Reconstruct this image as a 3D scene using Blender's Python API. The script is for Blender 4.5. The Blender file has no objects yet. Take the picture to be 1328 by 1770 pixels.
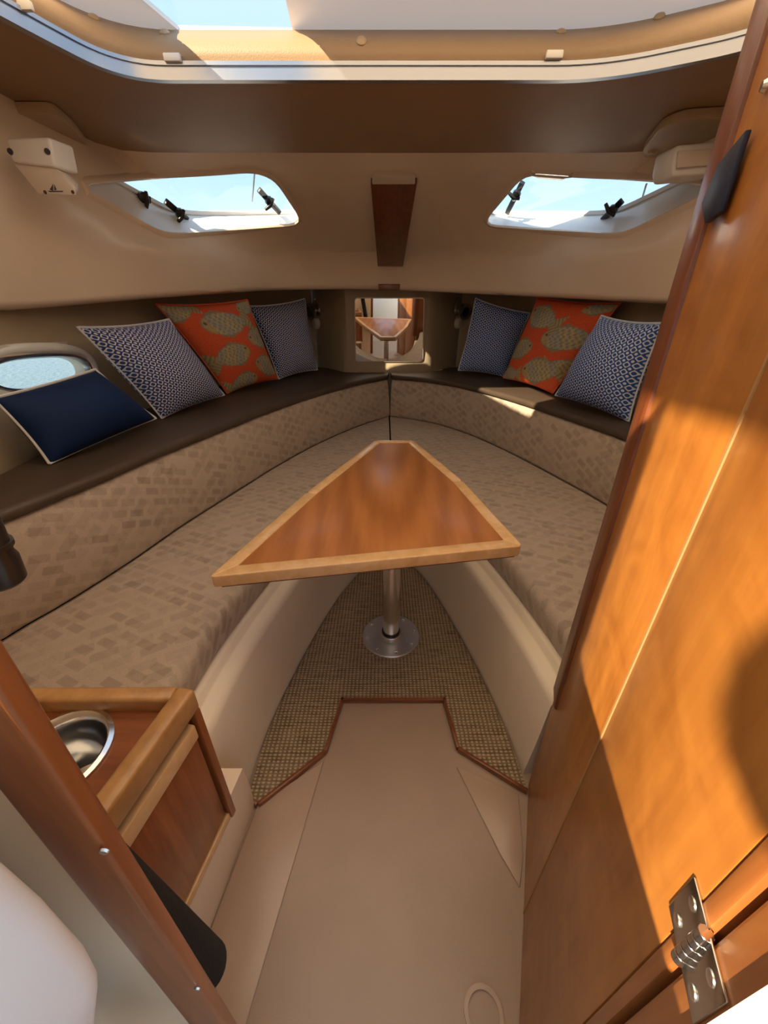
import bpy, bmesh, math, random
from mathutils import Vector, Matrix
from mathutils.bvhtree import BVHTree
random.seed(7)
scene = bpy.context.scene
col = scene.collection

# ------------------------------------------------------------------ camera, sky, sun, exposure
FPX, CX, CY = 660.0, 664.0, 885.0
PITCH = math.radians(28.0)
CAM = Vector((0.0, 0.0, 1.15))
cd = bpy.data.cameras.new('camera')
cd.sensor_fit = 'VERTICAL'; cd.sensor_height = 36.0
cd.lens = FPX / 1770.0 * 36.0
cd.clip_start = 0.01
cam = bpy.data.objects.new('camera', cd); col.objects.link(cam)
cam.location = CAM
cam.rotation_euler = (math.radians(90) - PITCH, 0, 0)
scene.camera = cam

world = bpy.data.worlds.new('sky'); scene.world = world
world.use_nodes = True
wn, wl = world.node_tree.nodes, world.node_tree.links
wn.clear()
w_tc = wn.new('ShaderNodeTexCoord'); w_sep = wn.new('ShaderNodeSeparateXYZ')
w_r = wn.new('ShaderNodeValToRGB'); w_bg = wn.new('ShaderNodeBackground'); w_o = wn.new('ShaderNodeOutputWorld')
wl.new(w_tc.outputs['Generated'], w_sep.inputs[0]); wl.new(w_sep.outputs['Z'], w_r.inputs[0])
w_r.color_ramp.elements[0].position = 0.0; w_r.color_ramp.elements[0].color = (0.66, 0.78, 0.88, 1)
w_r.color_ramp.elements[1].position = 0.75; w_r.color_ramp.elements[1].color = (0.42, 0.55, 0.74, 1)
e = w_r.color_ramp.elements.new(0.22); e.color = (0.40, 0.58, 0.78, 1)
wl.new(w_r.outputs[0], w_bg.inputs[0]); w_bg.inputs[1].default_value = 0.85
wl.new(w_bg.outputs[0], w_o.inputs[0])

SUN_DIR = Vector((0.60, 0.61, -0.58)).normalized()
sd = bpy.data.lights.new('sun', 'SUN'); sd.energy = 6.6; sd.color = (1.0, 0.80, 0.55); sd.angle = math.radians(0.6)
sun = bpy.data.objects.new('sun', sd); col.objects.link(sun)
sun.location = (-3, -3, 4)
sun.rotation_euler = SUN_DIR.to_track_quat('-Z', 'Y').to_euler()

vs = scene.view_settings
vs.view_transform = 'Standard'; vs.look = 'None'; vs.gamma = 1.0; vs.use_curve_mapping = False
vs.exposure = 1.02

# ------------------------------------------------------------------ helpers: sight lines to real points
_FW = Vector((0, math.cos(PITCH), -math.sin(PITCH))); _UP = Vector((0, math.sin(PITCH), math.cos(PITCH)))
def ray(u, v): return _FW + Vector(((u - CX) / FPX, 0, 0)) - _UP * ((v - CY) / FPX)
def atz(u, v, z): r = ray(u, v); return CAM + r * ((z - CAM.z) / r.z)
def aty(u, v, y): r = ray(u, v); return CAM + r * (y / r.y)
def atplane(u, v, p, n): r = ray(u, v); return CAM + r * ((Vector(p) - CAM).dot(n) / r.dot(n))
def oncurve(u, v, poly):
    r = ray(u, v); best = None
    for a, b in zip(poly[:-1], poly[1:]):
        dx, dy = b[0] - a[0], b[1] - a[1]
        det = -r.x * dy + dx * r.y
        if abs(det) < 1e-9: continue
        t = (-a[0] * dy + dx * a[1]) / det
        s = (r.x * a[1] - r.y * a[0]) / det
        if t > 0 and -.02 <= s <= 1.02 and (best is None or t < best): best = t
    return CAM + r * best
def off(P, d):
    o = []
    for i in range(len(P)):
        a, b = P[max(i - 1, 0)], P[min(i + 1, len(P) - 1)]
        t = Vector((b[0] - a[0], b[1] - a[1])).normalized()
        o.append((P[i][0] - t.y * d, P[i][1] + t.x * d) + tuple(P[i][2:]))
    return o
def catmull(P, n):
    """resample control points (tuples of any length) to n points, evenly by index length"""
    P = [tuple(p) for p in P]; m = len(P); dim = len(P[0]); D = []
    for i in range(m - 1):
        p0, p1, p2, p3 = P[max(i - 1, 0)], P[i], P[i + 1], P[min(i + 2, m - 1)]
        for k in range(16):
            t = k / 16
            D.append(tuple(.5 * (2 * p1[j] + (p2[j] - p0[j]) * t + (2 * p0[j] - 5 * p1[j] + 4 * p2[j] - p3[j]) * t * t
                     + (3 * p1[j] - p0[j] - 3 * p2[j] + p3[j]) * t ** 3) for j in range(dim)))
    D.append(P[-1])
    return resample(D, n)
def resample(D, n):
    L = [0.0]
    for a, b in zip(D[:-1], D[1:]): L.append(L[-1] + math.dist(a, b))
    out = []; j = 0
    for i in range(n):
        s = L[-1] * i / (n - 1)
        while j < len(D) - 2 and L[j + 1] < s: j += 1
        f = (s - L[j]) / max(L[j + 1] - L[j], 1e-9); f = min(max(f, 0), 1)
        out.append(tuple(D[j][k] + (D[j + 1][k] - D[j][k]) * f for k in range(len(D[0]))))
    return out

# ------------------------------------------------------------------ helpers: objects
def tag(o, label=None, cat=None, group=None, kind=None):
    if label: o['label'] = label
    if cat: o['category'] = cat
    if group: o['group'] = group
    if kind: o['kind'] = kind
    return o
def thing(name, loc, label=None, cat=None, group=None, kind=None):
    o = bpy.data.objects.new(name, None); col.objects.link(o)
    o.location = loc; o.empty_display_size = .05
    return tag(o, label, cat, group, kind)
def rootloc(o):
    p = Vector((0, 0, 0))
    while o is not None:
        p += o.location; o = o.parent
    return p
class MB:
    def __init__(s): s.v = []; s.f = []; s.uv = {}
    def add(s, vs, fs, uvs=None):
        b = len(s.v); s.v += [Vector(p) for p in vs]
        s.f += [[b + i for i in f] for f in fs]
        if uvs:
            for i, t in enumerate(uvs): s.uv[b + i] = t
        return s
    def box(s, lo, hi):
        (a, b, c), (d, e_, f) = lo, hi
        return s.add([(a,b,c),(d,b,c),(d,e_,c),(a,e_,c),(a,b,f),(d,b,f),(d,e_,f),(a,e_,f)],
                     [(3,2,1,0),(4,5,6,7),(0,1,5,4),(1,2,6,5),(2,3,7,6),(3,0,4,7)])
    def obox(s, o, ax, ay, az):
        """oriented box from corner o with edge vectors"""
        o, ax, ay, az = map(Vector, (o, ax, ay, az))
        vs = [o, o+ax, o+ax+ay, o+ay]; vs += [p + az for p in vs]
        return s.add(vs, [(3,2,1,0),(4,5,6,7),(0,1,5,4),(1,2,6,5),(2,3,7,6),(3,0,4,7)])
    def prism(s, pts, vec):
        n = len(pts); vec = Vector(vec); P = [Vector(p) for p in pts]
        fs = [tuple(range(n))[::-1], tuple(range(n, 2*n))]
        fs += [(i, (i+1) % n, n + (i+1) % n, n + i) for i in range(n)]
        return s.add(P + [p + vec for p in P], fs)
    def loft(s, rows, closed_profile=False, caps=False, uvs=None, closed_rows=False):
        n = len(rows[0]); m = len(rows); vs = [p for r in rows for p in r]; fs = []
        for i in range(m if closed_profile else m - 1):
            a, b = i * n, ((i + 1) % m) * n
            for j in range(n if closed_rows else n - 1):
                k = (j + 1) % n
                fs.append((a + j, a + k, b + k, b + j))
        if caps:
            fs.append(tuple(i * n for i in range(m))); fs.append(tuple(i * n + n - 1 for i in range(m))[::-1])
        return s.add(vs, fs, [t for r in uvs for t in r] if uvs else None)
    def lathe(s, c, axis, prof, n=28):
        """prof: (distance along axis, radius)"""
        c = Vector(c); ax = Vector(axis).normalized()
        u = ax.orthogonal().normalized(); w = ax.cross(u)
        rows = [[c + ax * d + (u * math.cos(2*math.pi*k/n) + w * math.sin(2*math.pi*k/n)) * max(r, 1e-4) for k in range(n)] for d, r in prof]
        s.loft(rows, closed_rows=True)
        b = len(s.v) - n * len(prof)
        s.f.append([b + k for k in range(n)][::-1]); s.f.append([b + n * (len(prof) - 1) + k for k in range(n)])
        return s
    def tube(s, path, r, n=12):
        P = [Vector(p) for p in path]; rows = []
        for i, p in enumerate(P):
            t = (P[min(i+1, len(P)-1)] - P[max(i-1, 0)]).normalized()
            if i == 0: u = t.orthogonal().normalized()
            u = (u - t * u.dot(t)).normalized(); w = t.cross(u)
            rr = r[i] if isinstance(r, (list, tuple)) else r
            rows.append([p + (u * math.cos(2*math.pi*k/n) + w * math.sin(2*math.pi*k/n)) * rr for k in range(n)])
        s.loft(rows, closed_rows=True)
        b = len(s.v) - n * len(P)
        s.f.append([b + k for k in range(n)][::-1]); s.f.append([b + n * (len(P)-1) + k for k in range(n)])
        return s
    def build(s, name, mat, parent=None, smooth=False, bevel=0, seg=2, origin=None, angle=40):
        me = bpy.data.meshes.new(name)
        if parent is not None: org = rootloc(parent)
        elif origin is not None: org = Vector(origin)
        else:
            xs = [p.x for p in s.v]; ys = [p.y for p in s.v]; zs = [p.z for p in s.v]
            org = Vector(((min(xs)+max(xs))/2, (min(ys)+max(ys))/2, min(zs)))
        me.from_pydata([p - org for p in s.v], [], s.f)
        if s.uv:
            ul = me.uv_layers.new(name='UVMap')
            for lp in me.loops: ul.data[lp.index].uv = s.uv.get(lp.vertex_index, (0, 0))
        bm = bmesh.new(); bm.from_mesh(me)
        bmesh.ops.recalc_face_normals(bm, faces=bm.faces)
        if bevel:
            es = [e for e in bm.edges if len(e.link_faces) == 2 and e.calc_face_angle(0) > math.radians(25)]
            bmesh.ops.bevel(bm, geom=es, offset=bevel, segments=seg, affect='EDGES', profile=.5, clamp_overlap=True)
        bm.to_mesh(me); bm.free()
        me.materials.append(mat)
        if smooth or bevel:
            me.shade_smooth()
            me.set_sharp_from_angle(angle=math.radians(angle))
        o = bpy.data.objects.new(name, me); col.objects.link(o)
        if parent is not None: o.parent = parent
        else: o.location = org
        return o

# ------------------------------------------------------------------ materials
def newmat(name):
    m = bpy.data.materials.new(name); m.use_nodes = True
    nt = m.node_tree; b = nt.nodes['Principled BSDF']
    return m, nt.nodes, nt.links, b
def plain(name, c, rough=.5, metal=0, spec=.5, bump=0, bscale=200, var=0, vscale=6, coat=0):
    m, n, l, b = newmat(name)
    b.inputs['Base Color'].default_value = (*c, 1); b.inputs['Roughness'].default_value = rough
    b.inputs['Metallic'].default_value = metal; b.inputs['Specular IOR Level'].default_value = spec
    b.inputs['Coat Weight'].default_value = coat; b.inputs['Coat Roughness'].default_value = .08
    tc = n.new('ShaderNodeTexCoord')
    if var:
        t = n.new('ShaderNodeTexNoise'); t.inputs['Scale'].default_value = vscale; t.inputs['Detail'].default_value = 4
        r = n.new('ShaderNodeValToRGB')
        r.color_ramp.elements[0].position = .3; r.color_ramp.elements[0].color = (*[x * (1 - var) for x in c], 1)
        r.color_ramp.elements[1].position = .7; r.color_ramp.elements[1].color = (*[min(1, x * (1 + var)) for x in c], 1)
        l.new(tc.outputs['Object'], t.inputs['Vector']); l.new(t.outputs['Fac'], r.inputs[0]); l.new(r.outputs[0], b.inputs['Base Color'])
    if bump:
        t = n.new('ShaderNodeTexNoise'); t.inputs['Scale'].default_value = bscale; t.inputs['Detail'].default_value = 2
        p = n.new('ShaderNodeBump'); p.inputs['Strength'].default_value = bump; p.inputs['Distance'].default_value = .002
        l.new(tc.outputs['Object'], t.inputs['Vector']); l.new(t.outputs['Fac'], p.inputs['Height']); l.new(p.outputs[0], b.inputs['Normal'])
    return m
def wood(name, dark, light, scale=(40, 3, 40), rot=(0, 0, 0), rough=.32, figure=0, coat=.3, ring=0):
    m, n, l, b = newmat(name)
    tc = n.new('ShaderNodeTexCoord'); mp = n.new('ShaderNodeMapping')
    mp.inputs['Scale'].default_value = scale; mp.inputs['Rotation'].default_value = rot
    l.new(tc.outputs['Object'], mp.inputs[0])
    t = n.new('ShaderNodeTexNoise'); t.inputs['Scale'].default_value = 1.0; t.inputs['Detail'].default_value = 6; t.inputs['Roughness'].default_value = .62
    t.inputs['Distortion'].default_value = .25
    l.new(mp.outputs[0], t.inputs['Vector'])
    fac = t.outputs['Fac']
    if figure:
        mp2 = n.new('ShaderNodeMapping'); mp2.inputs['Scale'].default_value = (7, 7, 9); mp2.inputs['Rotation'].default_value = (.6, .3, .2)
        l.new(tc.outputs['Object'], mp2.inputs[0])
        t2 = n.new('ShaderNodeTexNoise'); t2.inputs['Scale'].default_value = 1.3; t2.inputs['Detail'].default_value = 2; t2.inputs['Distortion'].default_value = 1.6
        l.new(mp2.outputs[0], t2.inputs['Vector'])
        mx = n.new('ShaderNodeMix'); mx.inputs[0].default_value = figure
        l.new(fac, mx.inputs[2]); l.new(t2.outputs['Fac'], mx.inputs[3]); fac = mx.outputs[0]
    if ring:
        mp3 = n.new('ShaderNodeMapping'); mp3.inputs['Scale'].default_value = (1, .16, 1); mp3.inputs['Location'].default_value = (.0, -.1, 0)
        l.new(tc.outputs['Object'], mp3.inputs[0])
        wv = n.new('ShaderNodeTexWave'); wv.wave_type = 'RINGS'; wv.rings_direction = 'Z'; wv.inputs['Scale'].default_value = ring
        wv.inputs['Distortion'].default_value = 3.5; wv.inputs['Detail'].default_value = 3; wv.inputs['Detail Scale'].default_value = 1.2
        l.new(mp3.outputs[0], wv.inputs['Vector'])
        mx = n.new('ShaderNodeMix'); mx.inputs[0].default_value = .3
        l.new(fac, mx.inputs[2]); l.new(wv.outputs['Fac'], mx.inputs[3]); fac = mx.outputs[0]
    r = n.new('ShaderNodeValToRGB')
    r.color_ramp.elements[0].position = .3; r.color_ramp.elements[0].color = (*dark, 1)
    r.color_ramp.elements[1].position = .72; r.color_ramp.elements[1].color = (*light, 1)
    l.new(fac, r.inputs[0]); l.new(r.outputs[0], b.inputs['Base Color'])
    b.inputs['Roughness'].default_value = rough
    b.inputs['Coat Weight'].default_value = coat; b.inputs['Coat Roughness'].default_value = .12
    return m
def math_node(n, l, op, a, b_=None):
    k = n.new('ShaderNodeMath'); k.operation = op
    for i, x in enumerate((a, b_)):
        if x is None: continue
        if isinstance(x, (int, float)): k.inputs[i].default_value = x
        else: l.new(x, k.inputs[i])
    return k.outputs[0]
def berth_fabric():
    m, n, l, b = newmat('berth_fabric')
    tc = n.new('ShaderNodeTexCoord'); mp = n.new('ShaderNodeMapping')
    mp.inputs['Rotation'].default_value = (0, 0, math.radians(24)); mp.inputs['Scale'].default_value = (1, 1, 1)
    l.new(tc.outputs['UV'], mp.inputs[0])
    br = n.new('ShaderNodeTexBrick'); br.offset = .5; br.squash = 1
    br.inputs['Scale'].default_value = 1.0; br.inputs['Brick Width'].default_value = .062; br.inputs['Row Height'].default_value = .036
    br.inputs['Mortar Size'].default_value = .008; br.inputs['Mortar Smooth'].default_value = .3; br.inputs['Bias'].default_value = .0
    br.inputs['Color1'].default_value = (.36, .27, .195, 1); br.inputs['Color2'].default_value = (.48, .375, .28, 1); br.inputs['Mortar'].default_value = (.47, .365, .275, 1)
    l.new(mp.outputs[0], br.inputs['Vector'])
    t = n.new('ShaderNodeTexNoise'); t.inputs['Scale'].default_value = 420; t.inputs['Detail'].default_value = 2
    l.new(tc.outputs['UV'], t.inputs['Vector'])
    mx = n.new('ShaderNodeMix'); mx.data_type = 'RGBA'; mx.blend_type = 'OVERLAY'; mx.inputs[0].default_value = .35
    l.new(br.outputs['Color'], mx.inputs[6]); l.new(t.outputs['Color'], mx.inputs[7])
    mp2 = n.new('ShaderNodeMapping'); mp2.inputs['Rotation'].default_value = (0, 0, math.radians(-33)); mp2.inputs['Location'].default_value = (.37, .11, 0)
    l.new(tc.outputs['UV'], mp2.inputs[0])
    b2 = n.new('ShaderNodeTexBrick'); b2.offset = .35
    for k_, v_ in (('Scale', 1.0), ('Brick Width', .075), ('Row Height', .045), ('Mortar Size', .010), ('Mortar Smooth', .3)): b2.inputs[k_].default_value = v_
    b2.inputs['Color1'].default_value = (.78, .76, .74, 1); b2.inputs['Color2'].default_value = (1, 1, 1, 1); b2.inputs['Mortar'].default_value = (1, 1, 1, 1)
    l.new(mp2.outputs[0], b2.inputs['Vector'])
    m2 = n.new('ShaderNodeMix'); m2.data_type = 'RGBA'; m2.blend_type = 'MULTIPLY'; m2.inputs[0].default_value = .7
    l.new(mx.outputs[2], m2.inputs[6]); l.new(b2.outputs['Color'], m2.inputs[7])
    hs = n.new('ShaderNodeHueSaturation'); hs.inputs['Saturation'].default_value = .9
    l.new(m2.outputs[2], hs.inputs['Color']); l.new(hs.outputs[0], b.inputs['Base Color'])
    b.inputs['Roughness'].default_value = .62; b.inputs['Sheen Weight'].default_value = .15
    p = n.new('ShaderNodeBump'); p.inputs['Strength'].default_value = .25; p.inputs['Distance'].default_value = .001
    l.new(t.outputs['Fac'], p.inputs['Height']); l.new(p.outputs[0], b.inputs['Normal'])
    return m
def lattice_fabric(name, blue, white, nrep):
    m, n, l, b = newmat(name)
    tc = n.new('ShaderNodeTexCoord'); sp = n.new('ShaderNodeSeparateXYZ'); l.new(tc.outputs['UV'], sp.inputs[0])
    cx_ = math_node(n, l, 'COSINE', math_node(n, l, 'MULTIPLY', sp.outputs[0], nrep * 2 * math.pi))
    cy_ = math_node(n, l, 'COSINE', math_node(n, l, 'MULTIPLY', sp.outputs[1], nrep * 2 * math.pi))
    A = math_node(n, l, 'ADD', cx_, cy_)
    net = math_node(n, l, 'LESS_THAN', math_node(n, l, 'ABSOLUTE', math_node(n, l, 'ADD', A, .55)), .5)
    dot = math_node(n, l, 'GREATER_THAN', A, 1.45)
    f = math_node(n, l, 'MAXIMUM', net, dot)
    t = n.new('ShaderNodeTexNoise'); t.inputs['Scale'].default_value = 60; l.new(tc.outputs['UV'], t.inputs['Vector'])
    f2 = math_node(n, l, 'MULTIPLY', f, math_node(n, l, 'ADD', math_node(n, l, 'MULTIPLY', t.outputs['Fac'], .5), .7))
    mx = n.new('ShaderNodeMix'); mx.data_type = 'RGBA'; mx.inputs[6].default_value = (*blue, 1); mx.inputs[7].default_value = (*white, 1)
    l.new(f2, mx.inputs[0]); l.new(mx.outputs[2], b.inputs['Base Color'])
    b.inputs['Roughness'].default_value = .8; b.inputs['Specular IOR Level'].default_value = .2
    return m
def print_fabric():
    m, n, l, b = newmat('fish_print_fabric')
    a = n.new('ShaderNodeAttribute'); a.attribute_name = 'print'
    tc = n.new('ShaderNodeTexCoord'); t = n.new('ShaderNodeTexNoise'); t.inputs['Scale'].default_value = 45; t.inputs['Detail'].default_value = 3
    l.new(tc.outputs['UV'], t.inputs['Vector'])
    mx = n.new('ShaderNodeMix'); mx.data_type = 'RGBA'; mx.blend_type = 'OVERLAY'; mx.inputs[0].default_value = .3
    l.new(a.outputs['Color'], mx.inputs[6]); l.new(t.outputs['Fac'], mx.inputs[7])
    l.new(mx.outputs[2], b.inputs['Base Color']); b.inputs['Roughness'].default_value = .8; b.inputs['Specular IOR Level'].default_value = .2
    return m
def weave_carpet():
    m, n, l, b = newmat('woven_carpet')
    tc = n.new('ShaderNodeTexCoord')
    def wave(dirn, sc):
        w = n.new('ShaderNodeTexWave'); w.wave_type = 'BANDS'; w.bands_direction = dirn; w.inputs['Scale'].default_value = sc
        w.inputs['Distortion'].default_value = 1.2; w.inputs['Detail'].default_value = 2; w.inputs['Detail Scale'].default_value = 2
        l.new(tc.outputs['Object'], w.inputs['Vector']); return w.outputs['Fac']
    f = math_node(n, l, 'MULTIPLY', wave('X', 24), wave('Y', 34))
    mp = n.new('ShaderNodeMapping'); mp.inputs['Scale'].default_value = (14, 130, 1); l.new(tc.outputs['Object'], mp.inputs[0])
    t = n.new('ShaderNodeTexNoise'); t.inputs['Scale'].default_value = 1; t.inputs['Detail'].default_value = 3; l.new(mp.outputs[0], t.inputs['Vector'])
    f = math_node(n, l, 'ADD', math_node(n, l, 'MULTIPLY', f, .6), math_node(n, l, 'MULTIPLY', t.outputs['Fac'], .6))
    r = n.new('ShaderNodeValToRGB')
    r.color_ramp.elements[0].position = .22; r.color_ramp.elements[0].color = (.17, .115, .06, 1)
    r.color_ramp.elements[1].position = .75; r.color_ramp.elements[1].color = (.56, .44, .29, 1)
    l.new(f, r.inputs[0]); l.new(r.outputs[0], b.inputs['Base Color']); b.inputs['Roughness'].default_value = .9; b.inputs['Specular IOR Level'].default_value = .1
    p = n.new('ShaderNodeBump'); p.inputs['Strength'].default_value = .7; p.inputs['Distance'].default_value = .004
    l.new(f, p.inputs['Height']); l.new(p.outputs[0], b.inputs['Normal'])
    return m
def glass(name, tint=(1, 1, 1)):
    m, n, l, b = newmat(name)
    n.remove(b); o = n['Material Output']
    tr = n.new('ShaderNodeBsdfTransparent'); tr.inputs[0].default_value = (*tint, 1)
    g = n.new('ShaderNodeBsdfGlossy'); g.inputs['Roughness'].default_value = .02
    mx = n.new('ShaderNodeMixShader'); mx.inputs[0].default_value = .05; l.new(tr.outputs[0], mx.inputs[1]); l.new(g.outputs[0], mx.inputs[2])
    l.new(mx.outputs[0], o.inputs[0])
    return m
def frosted(name, c, trans):
    m, n, l, b = newmat(name)
    n.remove(b); o = n['Material Output']
    d = n.new('ShaderNodeBsdfDiffuse'); d.inputs[0].default_value = (*c, 1)
    t = n.new('ShaderNodeBsdfTranslucent'); t.inputs[0].default_value = (*c, 1)
    mx = n.new('ShaderNodeMixShader'); mx.inputs[0].default_value = trans
    l.new(d.outputs[0], mx.inputs[1]); l.new(t.outputs[0], mx.inputs[2]); l.new(mx.outputs[0], o.inputs[0])
    return m
def water():
    m, n, l, b = newmat('sea_water')
    b.inputs['Base Color'].default_value = (.16, .22, .23, 1); b.inputs['Roughness'].default_value = .18
    tc = n.new('ShaderNodeTexCoord'); t = n.new('ShaderNodeTexNoise'); t.inputs['Scale'].default_value = 7; t.inputs['Detail'].default_value = 5
    p = n.new('ShaderNodeBump'); p.inputs['Strength'].default_value = .9; p.inputs['Distance'].default_value = .1
    l.new(tc.outputs['Object'], t.inputs['Vector']); l.new(t.outputs['Fac'], p.inputs['Height']); l.new(p.outputs[0], b.inputs['Normal'])
    return m

M = {}
M['gelcoat'] = plain('cream_gelcoat', (.87, .71, .54), .22, var=.03, vscale=3, coat=.25)
M['gel_white'] = plain('white_gelcoat', (.86, .84, .80), .28, var=.02, coat=.15)
M['base_gel'] = plain('berth_base_gelcoat', (.90, .78, .62), .3, var=.03, vscale=3)
M['bulkhead'] = plain('bounce_tinted_gelcoat', (.92, .75, .54), .3, var=.02)  # cream gelcoat tinted warmer to stand in for sun bounce
M['sky_tinted'] = plain('sky_tinted_gelcoat', (.84, .88, .94), .3, var=.02)  # white gelcoat tinted bluish to stand in for sky light
M['sole'] = plain('moulded_sole', (.46, .335, .245), .42, bump=.12, bscale=260, var=.06, vscale=5)
M['sole_edge'] = plain('smooth_sole_border', (.53, .39, .29), .25, var=.03)
M['headliner'] = plain('tan_headliner_vinyl', (.34, .212, .115), .55, bump=.35, bscale=420, var=.05, vscale=4)
M['pad'] = plain('tan_padded_vinyl', (.50, .36, .22), .45, bump=.35, bscale=380)
M['pad_dark'] = plain('brown_tan_padded_vinyl', (.36, .24, .135), .5, bump=.35, bscale=380)
M['pole'] = plain('polished_aluminium', (.80, .79, .77), .22, metal=1)
M['hullside'] = plain('greige_hull_vinyl', (.41, .325, .22), .6, bump=.15, bscale=300, var=.05, vscale=3)
M['brown'] = plain('brown_vinyl', (.066, .044, .029), .52, bump=.2, bscale=420, var=.08)
M['fabric'] = berth_fabric()
M['seam'] = plain('dark_piping', (.15, .105, .075), .7)
M['carpet'] = weave_carpet()
M['cherry'] = wood('cherry_veneer', (.33, .115, .026), (.47, .18, .045), scale=(34, 3.2, 34), ring=5, rough=.42, coat=.12)
M['maple'] = wood('pale_ash_edge', (.62, .36, .15), (.80, .52, .26), scale=(26, 26, 26), rough=.35)
M['teak'] = wood('red_brown_teak', (.20, .055, .014), (.36, .115, .032), scale=(60, 60, 4), rough=.35)
M['teak_flat'] = wood('red_brown_teak_across', (.16, .042, .011), (.29, .088, .025), scale=(5, 60, 60), rough=.35)
M['door'] = wood('door_veneer', (.32, .108, .018), (.56, .225, .042), scale=(30, 30, 2.2), rot=(.12, 0, 0), figure=.45, rough=.36, coat=.2)
M['inlay'] = plain('pale_inlay', (.46, .25, .10), .6, spec=.2)
M['dark_teak'] = wood('dark_red_teak', (.13, .034, .009), (.23, .066, .018), scale=(60, 60, 4), rough=.4, coat=.1)
M['jamb'] = wood('orange_teak', (.30, .095, .022), (.48, .18, .045), scale=(60, 60, 4), rough=.38)
M['edging'] = wood('brown_oak_edge', (.33, .155, .05), (.52, .28, .10), scale=(26, 26, 26), rough=.35)
M['plaque'] = wood('plaque_wood', (.14, .038, .010), (.24, .068, .018), scale=(60, 4, 60), rough=.35)
M['alu'] = plain('brushed_aluminium', (.37, .385, .43), .28, metal=1)
M['steel'] = plain('stainless_steel', (.72, .72, .72), .18, metal=1)
M['flange'] = plain('satin_aluminium', (.58, .57, .55), .38, metal=.9)
M['chrome'] = plain('dark_chrome', (.62, .60, .57), .15, metal=1)
M['black'] = plain('black_plastic', (.012, .012, .013), .32)
M['blackfoam'] = plain('black_foam', (.014, .013, .013), .8, bump=.4, bscale=300)
M['white'] = plain('white_plastic', (.82, .80, .76), .4)
M['cream_plastic'] = plain('cream_plastic', (.70, .60, .50), .4)
M['navy'] = plain('navy_cotton', (.006, .022, .085), .75, bump=.2, bscale=500, spec=.25)
M['piping'] = plain('pale_piping', (.70, .68, .66), .7)
M['lattice'] = lattice_fabric('blue_lattice_cotton', (.025, .055, .20), (.62, .62, .66), 15)
M['lattice2'] = lattice_fabric('bright_blue_lattice_cotton', (.022, .075, .30), (.55, .62, .74), 13)
M['fish'] = print_fabric()
M['mirror'] = plain('mirror_glass', (.92, .92, .92), .01, metal=1)
M['glass'] = glass('window_glass', (.93, .97, .97))
M['lens'] = frosted('frosted_acrylic', (.98, .88, .74), .84)
M['lens_dimmed'] = frosted('dimmed_frosted_acrylic', (.86, .87, .90), .30)  # same lens, dimmed in the material for the forward strip in view
M['screw'] = plain('screw_metal', (.85, .84, .82), .25, metal=1)
M['dark'] = plain('gap_shade', (.02, .012, .008), .8)
M['logo'] = plain('dark_print', (.05, .045, .06), .6)
M['pennant'] = plain('navy_vinyl', (.008, .012, .035), .5)
M['water'] = water()

# ------------------------------------------------------------------ plan curves (port aft -> bow -> starboard aft)
K_ = [(-.382,.425),(-.375,.50),(-.353,.748),(-.28,1.079),(-.194,1.352),(-.085,1.572),(.025,1.70),(.125,1.597),(.208,1.434),(.308,1.079),(.367,.788),(.389,.60)]
B_ = [(-1.02,.44),(-.962,.694),(-.898,.846),(-.833,1.046),(-.771,1.287),(-.659,1.632),(-.566,1.91),(-.408,2.288),(-.181,2.688),(.045,2.972),(.324,2.799),(.533,2.542),(.687,2.231),(.796,1.936),(.877,1.686),(.939,1.479),(.985,1.2),(1.01,.72)]
W_L = [(-1.08,.10),(-1.09,.5),(-1.12,.93),(-1.18,1.4),(-1.18,1.75),(-1.06,2.46),(-.86,3.0),(-.66,3.38),(-.55,3.45)]
W_F = [(-.78,3.78),(-.50,3.40),(-.33,3.16),(-.28,3.12),(.33,3.12),(.38,3.16),(.55,3.40),(.83,3.78)]
W_R = [(.60,3.45),(.71,3.38),(.92,3.0),(1.12,2.46),(1.24,1.75),(1.24,1.4),(1.20,.93),(1.17,.45)]
L_ = [(-1.27,.10),(-1.25,.6),(-1.22,1.2),(-1.15,1.6),(-.87,2.3),(-.57,2.75),(-.22,3.0),(.03,3.03),(.28,3.0),(.63,2.75),(.93,2.3),(1.21,1.6),(1.28,1.2),(1.31,.6),(1.32,.10)]
Z_SEAT, Z_BACK, Z_LEDGE, Z_CEIL = .42, .69, .72, 1.70

def split_half(P, tip):
    return P[:tip + 1], P[tip:]
K_l, K_r = split_half(K_, 6); B_l, B_r = split_half(B_, 9)

# ------------------------------------------------------------------ setting: water, floor, walls, ceiling
o = MB().add([(-60,-60,-.45),(60,-60,-.45),(60,60,-.45),(-60,60,-.45)], [(0,1,2,3)]).build('sea', M['water'])
tag(o, 'grey green rippled water around the boat', 'water', kind='stuff')

floor = MB().prism([(-1.3,-.6,0),(1.3,-.6,0),(1.3,3.5,0),(-1.3,3.5,0)][::1], (0,0,-.08)).build('floor', M['sole'], origin=(0,0,0))
tag(floor, 'moulded cream cabin sole', kind='structure')
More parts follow.
